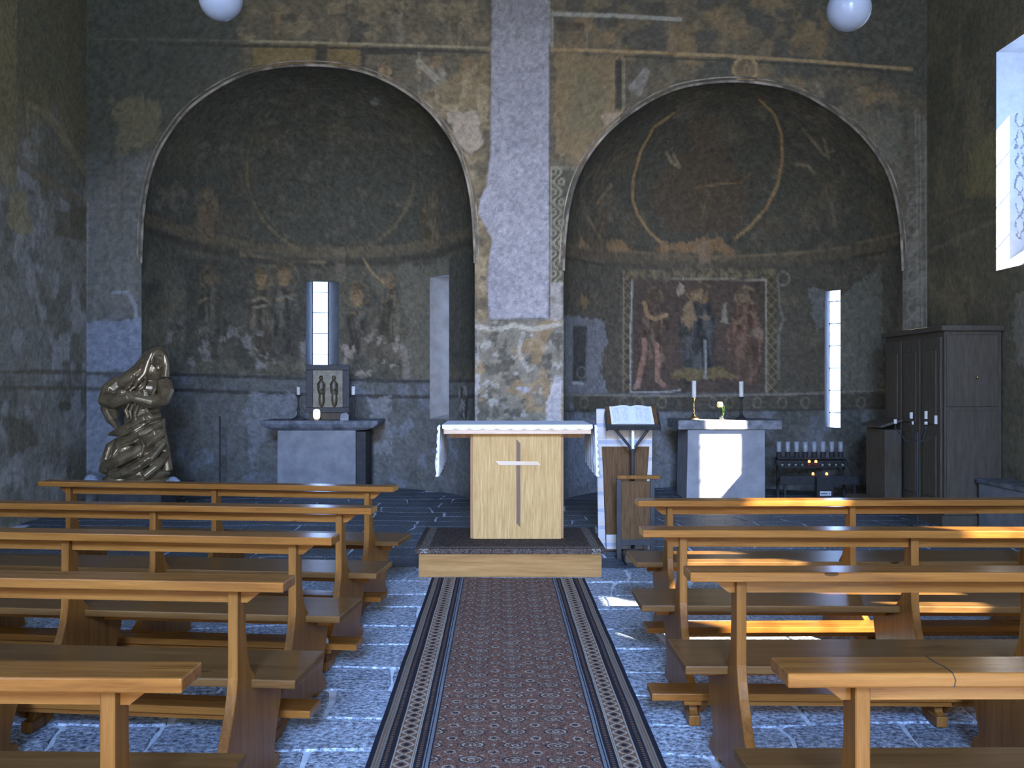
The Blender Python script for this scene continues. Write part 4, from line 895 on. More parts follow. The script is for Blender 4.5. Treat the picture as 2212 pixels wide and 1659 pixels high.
# linen with scalloped hem, draped over the two ends
def linen():
    b = MB(); T = 0.988; x0, x1, yf, yb = -0.640, 0.644, -0.106, 0.846
    nxx = 66; rows = [(yf - 0.004, 0.0), (yf - 0.006, 0.5), (yf - 0.006, 1.0)]
    def scal(t): return 0.030 + 0.016 * abs(math.sin(t * math.pi))
    # front strip
    top = [(x0 + (x1 - x0) * i / nxx, yf, T + 0.002) for i in range(nxx + 1)]
    hem = [(p[0], yf - 0.008, T - scal(i / 6.0)) for i, p in enumerate(top)]
    b.add(top + hem, [(i, i + 1, nxx + 2 + i, nxx + 1 + i) for i in range(nxx)])
    # top sheet
    bk = [(p[0], yb, T + 0.002) for p in top]
    b.add(top + bk, [(i, i + 1, nxx + 2 + i, nxx + 1 + i) for i in range(nxx)])
    # hanging ends, pleated
    for s_, xe in ((-1, x0), (1, x1)):
        ny_, nz_ = 40, 16; v = []
        for j in range(nz_ + 1):
            t = j / nz_
            for i in range(ny_ + 1):
                u = i / ny_; drop = (0.44 - 0.06 * u + 0.010 * abs(math.sin(u * 9 * math.pi)) + (0.03 if i == 0 else 0)) * t
                fold = 0.018 * math.sin(u * 30 + 1.3 * s_) * min(1, t * 2.0); flare = 0.018 * math.sin(t * 7 + (0 if s_ < 0 else 1.2)) * (1 - u) ** 4 * (1 if j else 0)
                v.append((xe + s_ * (0.006 + abs(flare) + 0.016 * t + 0.010) + fold if j else xe, yf + (yb - yf) * u - 0.0 * t, T + 0.002 - drop))
        b.add(v, [(j * (ny_ + 1) + i, j * (ny_ + 1) + i + 1, (j + 1) * (ny_ + 1) + i + 1, (j + 1) * (ny_ + 1) + i) for j in range(nz_) for i in range(ny_)])
        # lace edge, turned outwards along the front of the drop
        ne = 36; inner = []; outer = []
        for j in range(ne + 1):
            t = j / ne; zz = T - 0.44 * t; off = 0.016 + 0.016 * t
            inner.append((xe + s_ * off, yf - 0.001, zz)); outer.append((xe + s_ * (off + 0.012 + 0.016 * abs(math.sin(t * 7.5 * math.pi))), yf - 0.004 + 0.012, zz))
        b.add(inner + outer, [(i, i + 1, ne + 2 + i, ne + 1 + i) for i in range(ne)])
    o = b.build('altar_linen', 'lace', None, (0.147, 8.6, ZA), smooth=True); sharp(o, 40)
    return o
tag(linen(), 'white linen cloth with scalloped lace edge over the wooden altar', 'altar cloth')

# ------------------------------------------------------------------ benches
SLAB = [(0.060, 0.826), (0.150, 0.826), (0.150, 0.66), (0.165, 0.57), (0.20, 0.50), (0.255, 0.455), (0.30, 0.418), (0.60, 0.418), (0.595, 0.34), (0.565, 0.25), (0.52, 0.17), (0.49, 0.10), (0.50, 0.065), (0.545, 0.055), (0.56, 0.0),
        (0.40, 0.0), (0.37, 0.028), (-0.06, 0.028), (-0.09, 0.0), (-0.245, 0.0), (-0.25, 0.045), (-0.215, 0.062), (-0.205, 0.10), (-0.205, 0.140), (-0.165, 0.173), (-0.10, 0.205), (-0.055, 0.255), (-0.015, 0.32), (0.020, 0.38), (0.045, 0.44), (0.058, 0.50), (0.060, 0.58)]
def make_bench(side):
    """local x runs from the aisle end (0) outwards; y 0 is the edge of the book ledge; rows face +y"""
    L = 2.66; X = lambda a, b: sorted((side * a, side * b))
    r = thing('church_bench', '', 'bench')
    MB().box(*X(0, L), 0.0, 0.15, 0.826, 0.863).build('book_ledge', 'pine_x', r, bevel=0.005)
    rail = MB(); e0, e1 = 0.115, L - 0.115
    pr = [(side * e0, 0.812), (side * (e0 + 0.012), 0.798), (side * (e0 + 0.05), 0.768), (side * (e1 - 0.05), 0.768), (side * (e1 - 0.012), 0.798), (side * e1, 0.812)]
    rail.prism(pr, 0.095, 0.128, axis=1); rail.build('back_rail', 'pine_x', r)
    for sx in (0.207, 1.335, 2.46):
        sl = MB().prism(SLAB, *X(sx - 0.019, sx + 0.019), axis=0).build('end_panel', 'pine_z', r, bevel=0.003, seg=1)
        ft = MB().box(*X(sx - 0.027, sx + 0.027), -0.255, -0.15, 0.0, 0.05).build('foot_block', 'pine_z', sl, bevel=0.006)
        MB().prism([(-0.33, 0.137), (-0.17, 0.137), (-0.17, 0.06), (-0.20, 0.05), (-0.23, 0.06)], *X(sx + 0.021, sx + 0.045), axis=0).build('kneeler_bracket', 'pine_z', sl)
    MB().box(*X(0.02, L - 0.02), 0.21, 0.63, 0.418, 0.452).build('seat', 'pine_seat', r, bevel=0.005)
    MB().box(*X(0.12, L - 0.12), 0.40, 0.43, 0.36, 0.418).build('seat_rail', 'pine_x', r)
    MB().box(*X(0.0, L), -0.33, -0.165, 0.140, 0.173).build('kneeler', 'pine_x', r, bevel=0.004)
    MB().box(*X(0.15, L - 0.15), -0.30, -0.27, 0.112, 0.140).build('kneeler_batten', 'pine_x', r)
    return r
rowsL = [(-0.764, 2.39, -1.5), (-0.772, 3.545, -5.0), (-0.775, 4.578, -6.5), (-0.734, 5.667, -6.5), (-0.734, 6.85, -8.5)]
rowsR = [(0.704, 2.433, 0.5), (0.715, 3.736, 0.0), (0.692, 4.824, -1.0), (0.838, 6.037, 1.0)]
labL = ['varnished pine church bench left of the runner, rearmost row, farthest from the altar', 'varnished pine church bench left of the runner, fourth row back from the statue', 'varnished pine church bench left of the runner, middle of the five rows', 'varnished pine church bench left of the runner, second row from the statue', 'varnished pine church bench left of the runner, front row next to the statue']
labR = ['varnished pine church bench with cracked book ledge right of the runner, rearmost row', 'varnished pine church bench right of the runner, third row back from the lectern', 'varnished pine church bench right of the runner, second row behind the lectern', 'varnished pine church bench right of the runner, front row beside the lectern']
for side, rows, labs in ((-1, rowsL, labL), (1, rowsR, labR)):
    proto = make_bench(side)
    for i, ((x, yy, a), lb) in enumerate(zip(rows, labs)):
        o = proto if i == 0 else copy_tree(proto)
        o.location = (x, yy, 0); o.rotation_euler = (0, 0, R(a)); tag(o, lb, 'bench', 'church benches in rows')
ledge = [ch for ch in bpy.data.objects if ch.name.startswith('book_ledge') and ch.parent and ch.parent.get('label') == labR[0]][0]
cr = MB(); zz = [(0.405, 0.155), (0.402, 0.10), (0.409, 0.05), (0.404, 0.0)]
cr.tube([(xx, yy2, 0.8632) for xx, yy2 in zz] + [(0.412, -0.0005, 0.845), (0.408, -0.0005, 0.828)], 0.0016, 4)
cr.build('crack', 'ink', ledge)['label'] = 'dark crack across the ledge'

# ------------------------------------------------------------------ lectern group
lc = thing('lectern_panel', 'tall tapering lectern panel with pale plaid border and brown middle', 'lectern', (1.17, 9.35, 0))
for s_ in (-1, 1):
    MB().prism([(s_ * 0.265, 1.34), (s_ * 0.215, 1.10), (s_ * 0.175, 0.02), (s_ * 0.245, 0.0)], 0.0, 0.03, axis=1).build('side_border', 'plaid', lc, bevel=0.002)
MB().prism([(-0.262, 1.34), (0.262, 1.34), (0.258, 0.98), (-0.258, 0.98)], 0.002, 0.028, axis=1).build('plaid_top', 'plaid', lc)
MB().prism([(-0.215, 0.985), (0.232, 0.985), (0.172, 0.16), (-0.172, 0.16)], -0.012, 0.012, axis=1).build('brown_panel', 'brown_wood', lc, bevel=0.002)
MB().box(-0.25, 0.25, 0.03, 0.30, 0.0, 0.02).build('foot_board', 'brown_wood', lc)
MB().prism([(-0.172, 0.16), (0.172, 0.16), (0.17, 0.02), (-0.17, 0.02)], 0.0, 0.025, axis=1).build('bottom_border', 'plaid', lc)
ms = thing('reading_stand', 'black metal reading stand with sloping tray and forked post', 'lectern', (1.215, 9.05, 0))
tilt = R(52); tr = Matrix.Translation((0, 0, 1.24)) @ Matrix.Rotation(-(math.pi / 2 - tilt) + math.pi / 2 - math.pi, 4, 'X')
def tray_box(mb, x0, x1, a0, a1, t0, t1):      # a along the slope (up and away), t out of the face
    ca, sa = math.cos(R(38)), math.sin(R(38)); k = len(mb.v); mb.box(x0, x1, a0, a1, t0, t1)
    for i in range(k, len(mb.v)):
        x, a, t = mb.v[i]; mb.v[i] = (x, a * ca - t * sa, 1.18 + a * sa + t * ca)
tb = MB(); tray_box(tb, -0.235, 0.235, 0.0, 0.30, -0.018, 0.0); tb.build('tray', 'brown_wood', ms, bevel=0.003)
tb = MB(); tray_box(tb, -0.24, 0.24, -0.02, 0.0, -0.02, 0.035); tb.build('tray_lip', 'black_metal', ms, bevel=0.003)
for s_ in (-1, 1):
    tb = MB(); tray_box(tb, *sorted((s_ * 0.235, s_ * 0.248)), -0.02, 0.2, -0.03, 0.02); tb.build('tray_side', 'black_metal', ms)
MB().tube([(-0.185, 0.05, 1.19), (0.0, 0.06, 0.965)], 0.013, 8).build('fork', 'black_metal', ms); MB().tube([(0.165, 0.05, 1.19), (0.0, 0.06, 0.965)], 0.013, 8).build('fork', 'black_metal', ms)
MB().tube([(0, 0.06, 0.965), (0, 0.06, 0.02)], 0.018, 10).build('post', 'black_metal', ms)
MB().box(-0.012, 0.012, 0.045, 0.07, 0.98, 1.17).build('height_rod', 'label', ms)['label'] = 'white height rod'
ft = MB()
for a in (90, 210, 330): ft.tube([(0, 0.06, 0.06), (0.2 * math.cos(R(a)), 0.06 + 0.2 * math.sin(R(a)), 0.012)], 0.012, 6)
ft.build('foot', 'black_metal', ms)
def page(side):
    b = MB(); n = 10; v = []
    for j in range(2):
        for i in range(n + 1):
            u = i / n; v.append((side * 0.195 * u, -0.125 + 0.25 * j, 0.006 + 0.022 * math.sin(min(1, u * 1.25) * math.pi) * (1 - 0.6 * u)))
    b.add(v, [(i, i + 1, n + 2 + i, n + 1 + i) for i in range(n)])
    b.add([(p[0], p[1], 0.0) for p in v], [(i, n + 1 + i, n + 2 + i, i + 1) for i in range(n)])
    k = 2 * (n + 1)
    b.f += [(i, i + 1, k + i + 1, k + i) for i in range(n)] + [(n + 1 + i, n + 2 + i, k + n + 2 + i, k + n + 1 + i) for i in range(n)] + [(n, 2 * n + 1, k + 2 * n + 1, k + n)]
    return b
bk = thing('open_book', 'open book with two printed pages lying on the reading stand', 'book', (1.215 - 0.003, 9.05 + 0.155 * math.cos(R(38)) - 0.006, 1.18 + 0.155 * math.sin(R(38)) + 0.006))
bk.rotation_euler = (R(38), 0, 0)
for s_ in (-1, 1): page(s_).build('page', 'book_paper', bk)
MB().box(-0.2, 0.2, -0.128, 0.128, -0.006, 0.0).build('book_cover', 'cover', bk)
st = thing('wooden_stool', 'brown wooden stool frame standing in front of the lectern panel', 'stool', (1.25, 8.93, 0))
MB().box(-0.20, 0.185, -0.03, 0.02, 0.72, 0.755).build('top_rail', 'pine_z', st, bevel=0.006)
for x in (-0.205, 0.095): MB().box(x, x + 0.04, -0.025, 0.015, 0.0, 0.72).build('leg', 'black_metal', st, bevel=0.003)
MB().box(-0.165, 0.095, -0.012, 0.004, 0.18, 0.70).build('back_panel', 'brown_wood', st)
MB().box(-0.165, 0.095, -0.02, 0.012, 0.13, 0.18).build('low_rail', 'black_metal', st)
hk = thing('hassock', 'dark padded kneeling hassock at the foot of the lectern panel', 'hassock', (1.20, 8.70, 0))
MB().box(-0.12, 0.22, -0.10, 0.16, 0.01, 0.10).build('cushion', 'dark_wood', hk, bevel=0.03, seg=3)
MB().box(-0.10, 0.20, -0.08, 0.14, 0.0, 0.012).build('base_board', 'black_metal', hk)

# ------------------------------------------------------------------ candlesticks
def candlestick(name, label, loc, h, ch, cr, mat, group, base=0.075):
    t = thing(name, label, 'candlestick', loc, 0, group)
    MB().lathe([(base, 0), (base, 0.012), (base * 0.8, 0.022), (base * 0.45, 0.04), (0.018, 0.075), (0.013, h * 0.35), (0.026, h * 0.42), (0.014, h * 0.50), (0.011, h * 0.8), (0.018, h * 0.9), (0.042, h * 0.965), (0.044, h)], 20).build('stem', mat, t, smooth=True)
    c = MB().lathe([(cr, h), (cr, h + ch - 0.006), (cr * 0.85, h + ch)], 16).build('candle', 'wax', t, smooth=True); sharp(c)
    MB().tube([(0, 0, h + ch), (0.002, 0, h + ch + 0.014)], 0.0025, 5).build('wick', 'ink', c)
    return t

# ------------------------------------------------------------------ left altar
DL = 14.0; zt = 1.06
a1 = thing('stone_altar', 'plastered block altar with dark moulded stone slab in the left apse', 'altar', (-2.53, DL, 0))
MB().box(-0.60, 0.50, 0.0, 0.70, 0.0, 0.92).build('block', 'plaster_altar', a1, bevel=0.006)
MB().box(0.502, 0.63, 0.06, 0.70, 0.0, 0.90).build('side_block', 'plinth', a1)
sl = MB(); prof = [(-0.60, 0.92), (-0.66, 0.93), (-0.76, 0.965), (-0.82, 1.01), (-0.83, 1.06)]
ring_ = []
for (e, z) in prof: ring_.append([(e, -0.10 + (-e - 0.83) * -0.5, z), (-e, -0.10 + (-e - 0.83) * -0.5, z), (-e, 0.80, z), (e, 0.80, z)])
vv = [p for r_ in ring_ for p in r_]; ff = [(0, 1, 2, 3)[::-1], tuple(16 + i for i in range(4))]
for k in range(4):
    for i in range(4): ff.append((k * 4 + i, k * 4 + (i + 1) % 4, (k + 1) * 4 + (i + 1) % 4, (k + 1) * 4 + i))
sl.add(vv, ff).build('mensa_slab', 'stone_slab', a1, bevel=0.004)
rb = thing('relief_shrine', 'dark shrine box with a gilded relief of two figures on the left altar', 'shrine', (-2.49, 14.42, zt), R(8))
MB().box(-0.27, 0.27, -0.10, 0.16, 0.0, 0.10).build('foot', 'dark_wood', rb, bevel=0.006)
MB().box(-0.30, 0.30, -0.10, 0.20, 0.10, 0.79).build('case', 'dark_wood', rb, bevel=0.006)
for (x0, x1, z0, z1) in ((-0.31, 0.31, 0.71, 0.79), (-0.31, 0.31, 0.10, 0.18), (-0.31, -0.21, 0.18, 0.71), (0.21, 0.31, 0.18, 0.71)): MB().box(x0, x1, -0.135, -0.10, z0, z1).build('frame_bar', 'black_metal', rb, bevel=0.006)
pn = MB().box(-0.21, 0.21, -0.112, -0.10, 0.18, 0.71).build('relief_panel', 'gold', rb)
for x in (-0.095, 0.085):
    f = MB(); f.ball((x, -0.122, 0.60), (0.028, 0.02, 0.036), 12, 8); f.ball((x, -0.118, 0.46), (0.055, 0.024, 0.12), 14, 10); f.ball((x + 0.008, -0.118, 0.29), (0.045, 0.022, 0.11), 14, 10)
    f.tube([(x - 0.05, -0.125, 0.52), (x - 0.02, -0.138, 0.42), (x + 0.03, -0.132, 0.44)], 0.013, 6); f.tube([(x + 0.05, -0.125, 0.52), (x + 0.045, -0.138, 0.36)], 0.012, 6)
    f.build('relief_figure', 'gold', pn, smooth=True)
candlestick('candlestick', 'dark iron candlestick left of the shrine box on the left altar', (-2.885, 14.25, zt), 0.36, 0.11, 0.024, 'black_metal', 'dark candlesticks flanking the shrine box', 0.11)
candlestick('candlestick', 'dark iron candlestick right of the shrine box on the left altar', (-2.08, 14.12, zt), 0.36, 0.12, 0.026, 'black_metal', 'dark candlesticks flanking the shrine box', 0.07)
vc = thing('votive_light', 'glowing white votive light in front of the shrine box', 'candle', (at(684, 14.05), 14.05, zt))
MB().lathe([(0.03, 0), (0.042, 0.02), (0.048, 0.05)], 16).build('dish', 'cup', vc, smooth=True)
MB().lathe([(0.035, 0.02), (0.048, 0.05), (0.05, 0.10), (0.044, 0.145), (0.02, 0.16)], 16).build('wax_glass', 'candle_glow', vc, smooth=True)
pc_ = thing('stone_fragment', 'small grey stone fragment leaning beside the shrine box', 'stone', (at(744, 13.97), 13.97, zt))
MB().prism([(-0.06, 0), (0.055, 0), (0.06, 0.08), (0.02, 0.115), (-0.055, 0.09)], 0.0, 0.05, axis=1).build('chip', 'stone_pale', pc_, bevel=0.006)
pl = thing('thin_pole', 'thin dark pole standing against the wall of the left apse', 'pole', (at(475, 14.0), 14.0, 0))
MB().tube([(0, 0, 0), (0, 0, 1.12)], 0.012, 8).build('rod', 'black_metal', pl); MB().lathe([(0.10, 0), (0.10, 0.02), (0.02, 0.04)], 16).build('base', 'black_metal', pl)

# ------------------------------------------------------------------ right altar
a2 = thing('stone_altar', 'sunlit white plastered block altar with pale stone slab in the right apse', 'altar', (3.06, 13.45, 0))
MB().prism([(-0.54, 0.0), (0.525, 0.0), (0.52, 0.96), (-0.52, 0.96)], 0.0, 0.75, axis=1).build('block', 'plaster_altar2', a2, bevel=0.008)
MB().box(-0.66, 0.74, -0.06, 0.85, 0.96, 1.085).build('mensa_slab', 'stone_mid', a2, bevel=0.012)
candlestick('candlestick', 'turned brass candlestick with white candle on the right altar', (2.70, 13.85, 1.085), 0.30, 0.235, 0.032, 'brass', None, 0.078)
candlestick('candlestick', 'dark slender candlestick with white candle on the right altar', (3.358, 13.85, 1.085), 0.31, 0.215, 0.031, 'black_metal', None, 0.075)
vz = thing('tulip_vase', 'small glass vase with a pale yellow tulip on the right altar', 'vase', (at(1560, 13.65), 13.65, 1.085))
MB().lathe([(0.042, 0), (0.045, 0.01), (0.048, 0.125)], 18).build('glass', 'cup', vz, smooth=True)
MB().lathe([(0.040, 0.006), (0.043, 0.075)], 16).build('water', 'cup', vz, smooth=True)
MB().tube([(0.0, 0, 0.01), (0.012, 0, 0.13), (-0.005, 0, 0.19)], 0.006, 6).build('stalk', 'leaf', vz)
MB().tube([(0.01, 0, 0.02), (0.035, 0.01, 0.12), (0.03, 0.015, 0.19), (0.012, 0.01, 0.20)], [0.006, 0.016, 0.012, 0.003], 6).build('leaf', 'leaf', vz, smooth=True)
fw = MB()
for k in range(6):
    a = k * math.pi / 3; fw.ball((-0.03 + 0.020 * math.cos(a), 0.020 * math.sin(a), 0.205), (0.024, 0.024, 0.040), 10, 8)
fw.build('flower', 'petal', vz, smooth=True)

# ------------------------------------------------------------------ votive candle stand
vx0, vy0 = 4.27, 13.32
vstd = thing('votive_stand', 'black iron votive candle stand with stepped trays beside the right altar', 'candle stand', (vx0, vy0, 0))
MB().box(-0.50, 0.50, -0.02, 0.20, 0.26, 0.30).build('lower_tray', 'black_metal', vstd, bevel=0.004)
MB().box(-0.53, 0.56, -0.05, -0.02, 0.23, 0.345).build('front_apron', 'black_metal', vstd, bevel=0.004)
MB().box(-0.47, 0.47, 0.20, 0.30, 0.44, 0.455).build('middle_tray', 'black_metal', vstd)
MB().box(-0.47, 0.47, 0.30, 0.42, 0.545, 0.565).build('upper_tray', 'black_metal', vstd)
for (x, y_, z) in ((-0.47, 0, 0.27), (0.46, 0, 0.27), (-0.46, 0.38, 0.55), (0.45, 0.38, 0.55)): MB().box(x, x + 0.03, y_, y_ + 0.03, 0, z).build('leg', 'black_metal', vstd)
for x in (-0.49, 0.475): MB().tube([(x + 0.01, 0.02, 0.29), (x + 0.01, 0.40, 0.55)], 0.010, 6).build('side_brace', 'black_metal', vstd)
MB().box(-0.47, 0.47, 0.42, 0.43, 0.48, 0.56).build('back_rail', 'black_metal', vstd)
for k in range(8):
    x = -0.435 + k * 0.121
    g = thing('tall_candle_glass', 'tall clear candle glass on the top tray of the votive stand', 'candle glass', (vx0 + x, vy0 + 0.36, 0.5655), 0, 'tall candle glasses on the top tray')
    MB().lathe([(0.036, 0), (0.036, 0.075)], 14).build('holder', 'black_metal', g)
    MB().lathe([(0.033, 0.076), (0.034, 0.215)], 14).build('glass', 'frosted', g, smooth=True); MB().lathe([(0.014, 0.076), (0.014, 0.19)], 10).build('candle', 'wax', g, smooth=True)
def tealight(x, y_, z, lit):
    lb = 'small lit red votive glass burning on the votive stand' if lit else 'small unlit votive glass on the votive stand'
    g = thing('votive_glass', lb, 'candle', (vx0 + x, vy0 + y_, z), 0, 'burning votive glasses' if lit else 'unlit votive glasses')
    MB().lathe([(0.020, 0), (0.024, 0.045)], 12).build('glass', 'red_glass' if lit else 'cup', g, smooth=True)
    MB().lathe([(0.017, 0.002), (0.017, 0.025)], 10).build('wax', 'wax', g, smooth=True)
    if lit: MB().ball((0, 0, 0.058), (0.020, 0.020, 0.026), 10, 8).build('flame', 'flame', g, smooth=True)
lit_m = (4, 5)
for k in range(10): tealight(-0.42 + k * 0.0915, 0.25, 0.4555, k in lit_m)
for k in range(10): tealight(-0.42 + k * 0.092, 0.09, 0.3005, k in (4, 6))
cb = thing('coin_box', 'black coin box with a small white label below the votive stand', 'coin box', (at(1780, 13.2), 13.2, 0))
MB().box(-0.105, 0.115, -0.04, 0.06, 0.0, 0.34).build('box', 'black_metal', cb, bevel=0.004)
lbp = MB().box(-0.068, 0.082, -0.045, -0.040, 0.095, 0.155).build('label', 'label', cb, bevel=0.002)
tx = MB()
for k, wd in enumerate((0.012, 0.010, 0.012, 0.009, 0.011, 0.012)): tx.box(-0.056 + k * 0.0145, -0.056 + k * 0.0145 + wd, -0.0462, -0.045, 0.118, 0.131)
tx.box(0.055, 0.063, -0.0462, -0.045, 0.115, 0.134); tx.build('print', 'ink', lbp)

# ------------------------------------------------------------------ confessional, candelabrum, stone seat on the right
cf = thing('confessional', 'tall blackened oak confessional cabinet against the right wall', 'confessional', (4.89, 11.0, 0))
MB().box(0.03, 0.66, 0.02, 1.68, 0.0, 2.16).build('carcass', 'dark_wood', cf)
MB().box(-0.02, 0.68, -0.03, 1.72, 2.16, 2.22).build('cornice', 'dark_wood', cf, bevel=0.01)
MB().box(-0.01, 0.67, -0.02, 1.71, 0.0, 0.12).build('plinth', 'dark_wood', cf)
MB().box(0.05, 0.62, 0.0, 0.02, 0.14, 1.28).build('end_panel', 'dark_wood', cf, bevel=0.01); MB().box(0.05, 0.62, 0.0, 0.02, 1.32, 2.12).build('end_panel', 'dark_wood', cf, bevel=0.01)
for (y0_, y1_) in ((0.06, 0.56), (0.60, 1.10), (1.14, 1.64)):
    d_ = MB().box(0.0, 0.03, y0_, y1_, 0.14, 2.10).build('door', 'dark_wood', cf, bevel=0.006); MB().box(-0.015, 0.0, y0_ + 0.08, y1_ - 0.08, 0.3, 1.0).build('panel', 'dark_wood', d_, bevel=0.006); MB().box(-0.015, 0.0, y0_ + 0.08, y1_ - 0.08, 1.12, 1.95).build('panel', 'dark_wood', d_, bevel=0.006)
MB().ball((0.375, -0.02, 1.645), (0.013, 0.014, 0.02), 10, 8).build('knob', 'brass', cf, smooth=True)['label'] = 'small bright brass knob'
wg = thing('prie_dieu', 'dark oak kneeling desk standing before the confessional', 'kneeling desk', (4.66, 12.05, 0))
MB().box(0.0, 0.20, 0.0, 0.62, 0.0, 1.02).build('desk', 'dark_wood', wg, bevel=0.008); MB().prism([(-0.06, 1.04), (0.21, 1.12), (0.21, 1.15), (-0.06, 1.07)], -0.02, 0.64, axis=1).build('sloping_top', 'dark_wood', wg)
MB().box(-0.26, -0.01, 0.02, 0.60, 0.12, 0.18).build('kneeler', 'dark_wood', wg, bevel=0.01); MB().box(-0.24, -0.02, 0.04, 0.08, 0.0, 0.12).build('leg', 'dark_wood', wg); MB().box(-0.24, -0.02, 0.54, 0.58, 0.0, 0.12).build('leg', 'dark_wood', wg)
cd = thing('candelabrum', 'black wrought iron candelabrum with six white candles before the confessional', 'candelabrum', (at(1982, 10.6), 10.6, 0))
MB().tube([(0, 0, 0.05), (0, 0, 1.06)], 0.016, 8).build('stem', 'black_metal', cd)
for k in range(3):
    a = R(90 + 120 * k); MB().tube([(0, 0, 0.12), (0.14 * math.cos(a), 0.14 * math.sin(a), 0.08), (0.22 * math.cos(a), 0.22 * math.sin(a), 0.012)], 0.013, 6).build('leg', 'black_metal', cd)
for k, (px, py, hh) in enumerate(((1938, 915, 0.045), (1960, 904, 0.065), (1977, 917, 0.035), (1995, 917, 0.03), (2009, 905, 0.085), (2018, 916, 0.09))):
    x = at(px, 10.6) - at(1982, 10.6); yy = (0.05, -0.10, 0.08, -0.06, 0.10, -0.04)[k]; z = hz(py, 10.6 + yy)
    arm = MB().tube([(0, 0, 0.98), (x * 0.5, yy * 0.5, 0.96), (x, yy, z - 0.05), (x, yy, z - 0.012)], 0.008, 6).build('arm', 'black_metal', cd)
    MB().lathe([(0.008, -0.012), (0.026, -0.004), (0.026, 0.0)], 12, (x, yy, z)).build('cup', 'black_metal', arm)
    MB().lathe([(0.0165, 0.0), (0.0165, hh)], 12, (x, yy, z)).build('candle', 'wax', arm)
sb = thing('stone_bench', 'low pale stone bench along the right wall beside the confessional', 'stone bench', (5.24, 9.9, 0))
MB().box(0.0, 0.33, 0.0, 1.0, 0.0, 0.49).build('block', 'plaster_altar', sb, bevel=0.01); MB().box(-0.02, 0.335, -0.02, 1.02, 0.49, 0.54).build('top_slab', 'stone_slab', sb, bevel=0.008)

# ------------------------------------------------------------------ globe lamps
def globe(px, py, label):
    D = 6.93; t = thing('globe_lamp', label, 'lamp', (at(px, D), D, hz(py, D)))
    MB().ball((0, 0, 0), 0.150, 40, 24).build('glass_globe', 'lampglass', t, smooth=True)
    MB().lathe([(0.045, 0.142), (0.05, 0.16), (0.045, 0.20), (0.012, 0.225)], 16).build('fitting', 'black_metal', t, smooth=True)
    MB().tube([(0, 0, 0.22), (0, 0, Z_TOP - hz(py, D))], 0.006, 6).build('cord', 'black_metal', t)
    return t
globe(477, -2, 'unlit white glass globe lamp hanging above the left benches'); globe(1834, 20, 'unlit white glass globe lamp hanging above the right benches')

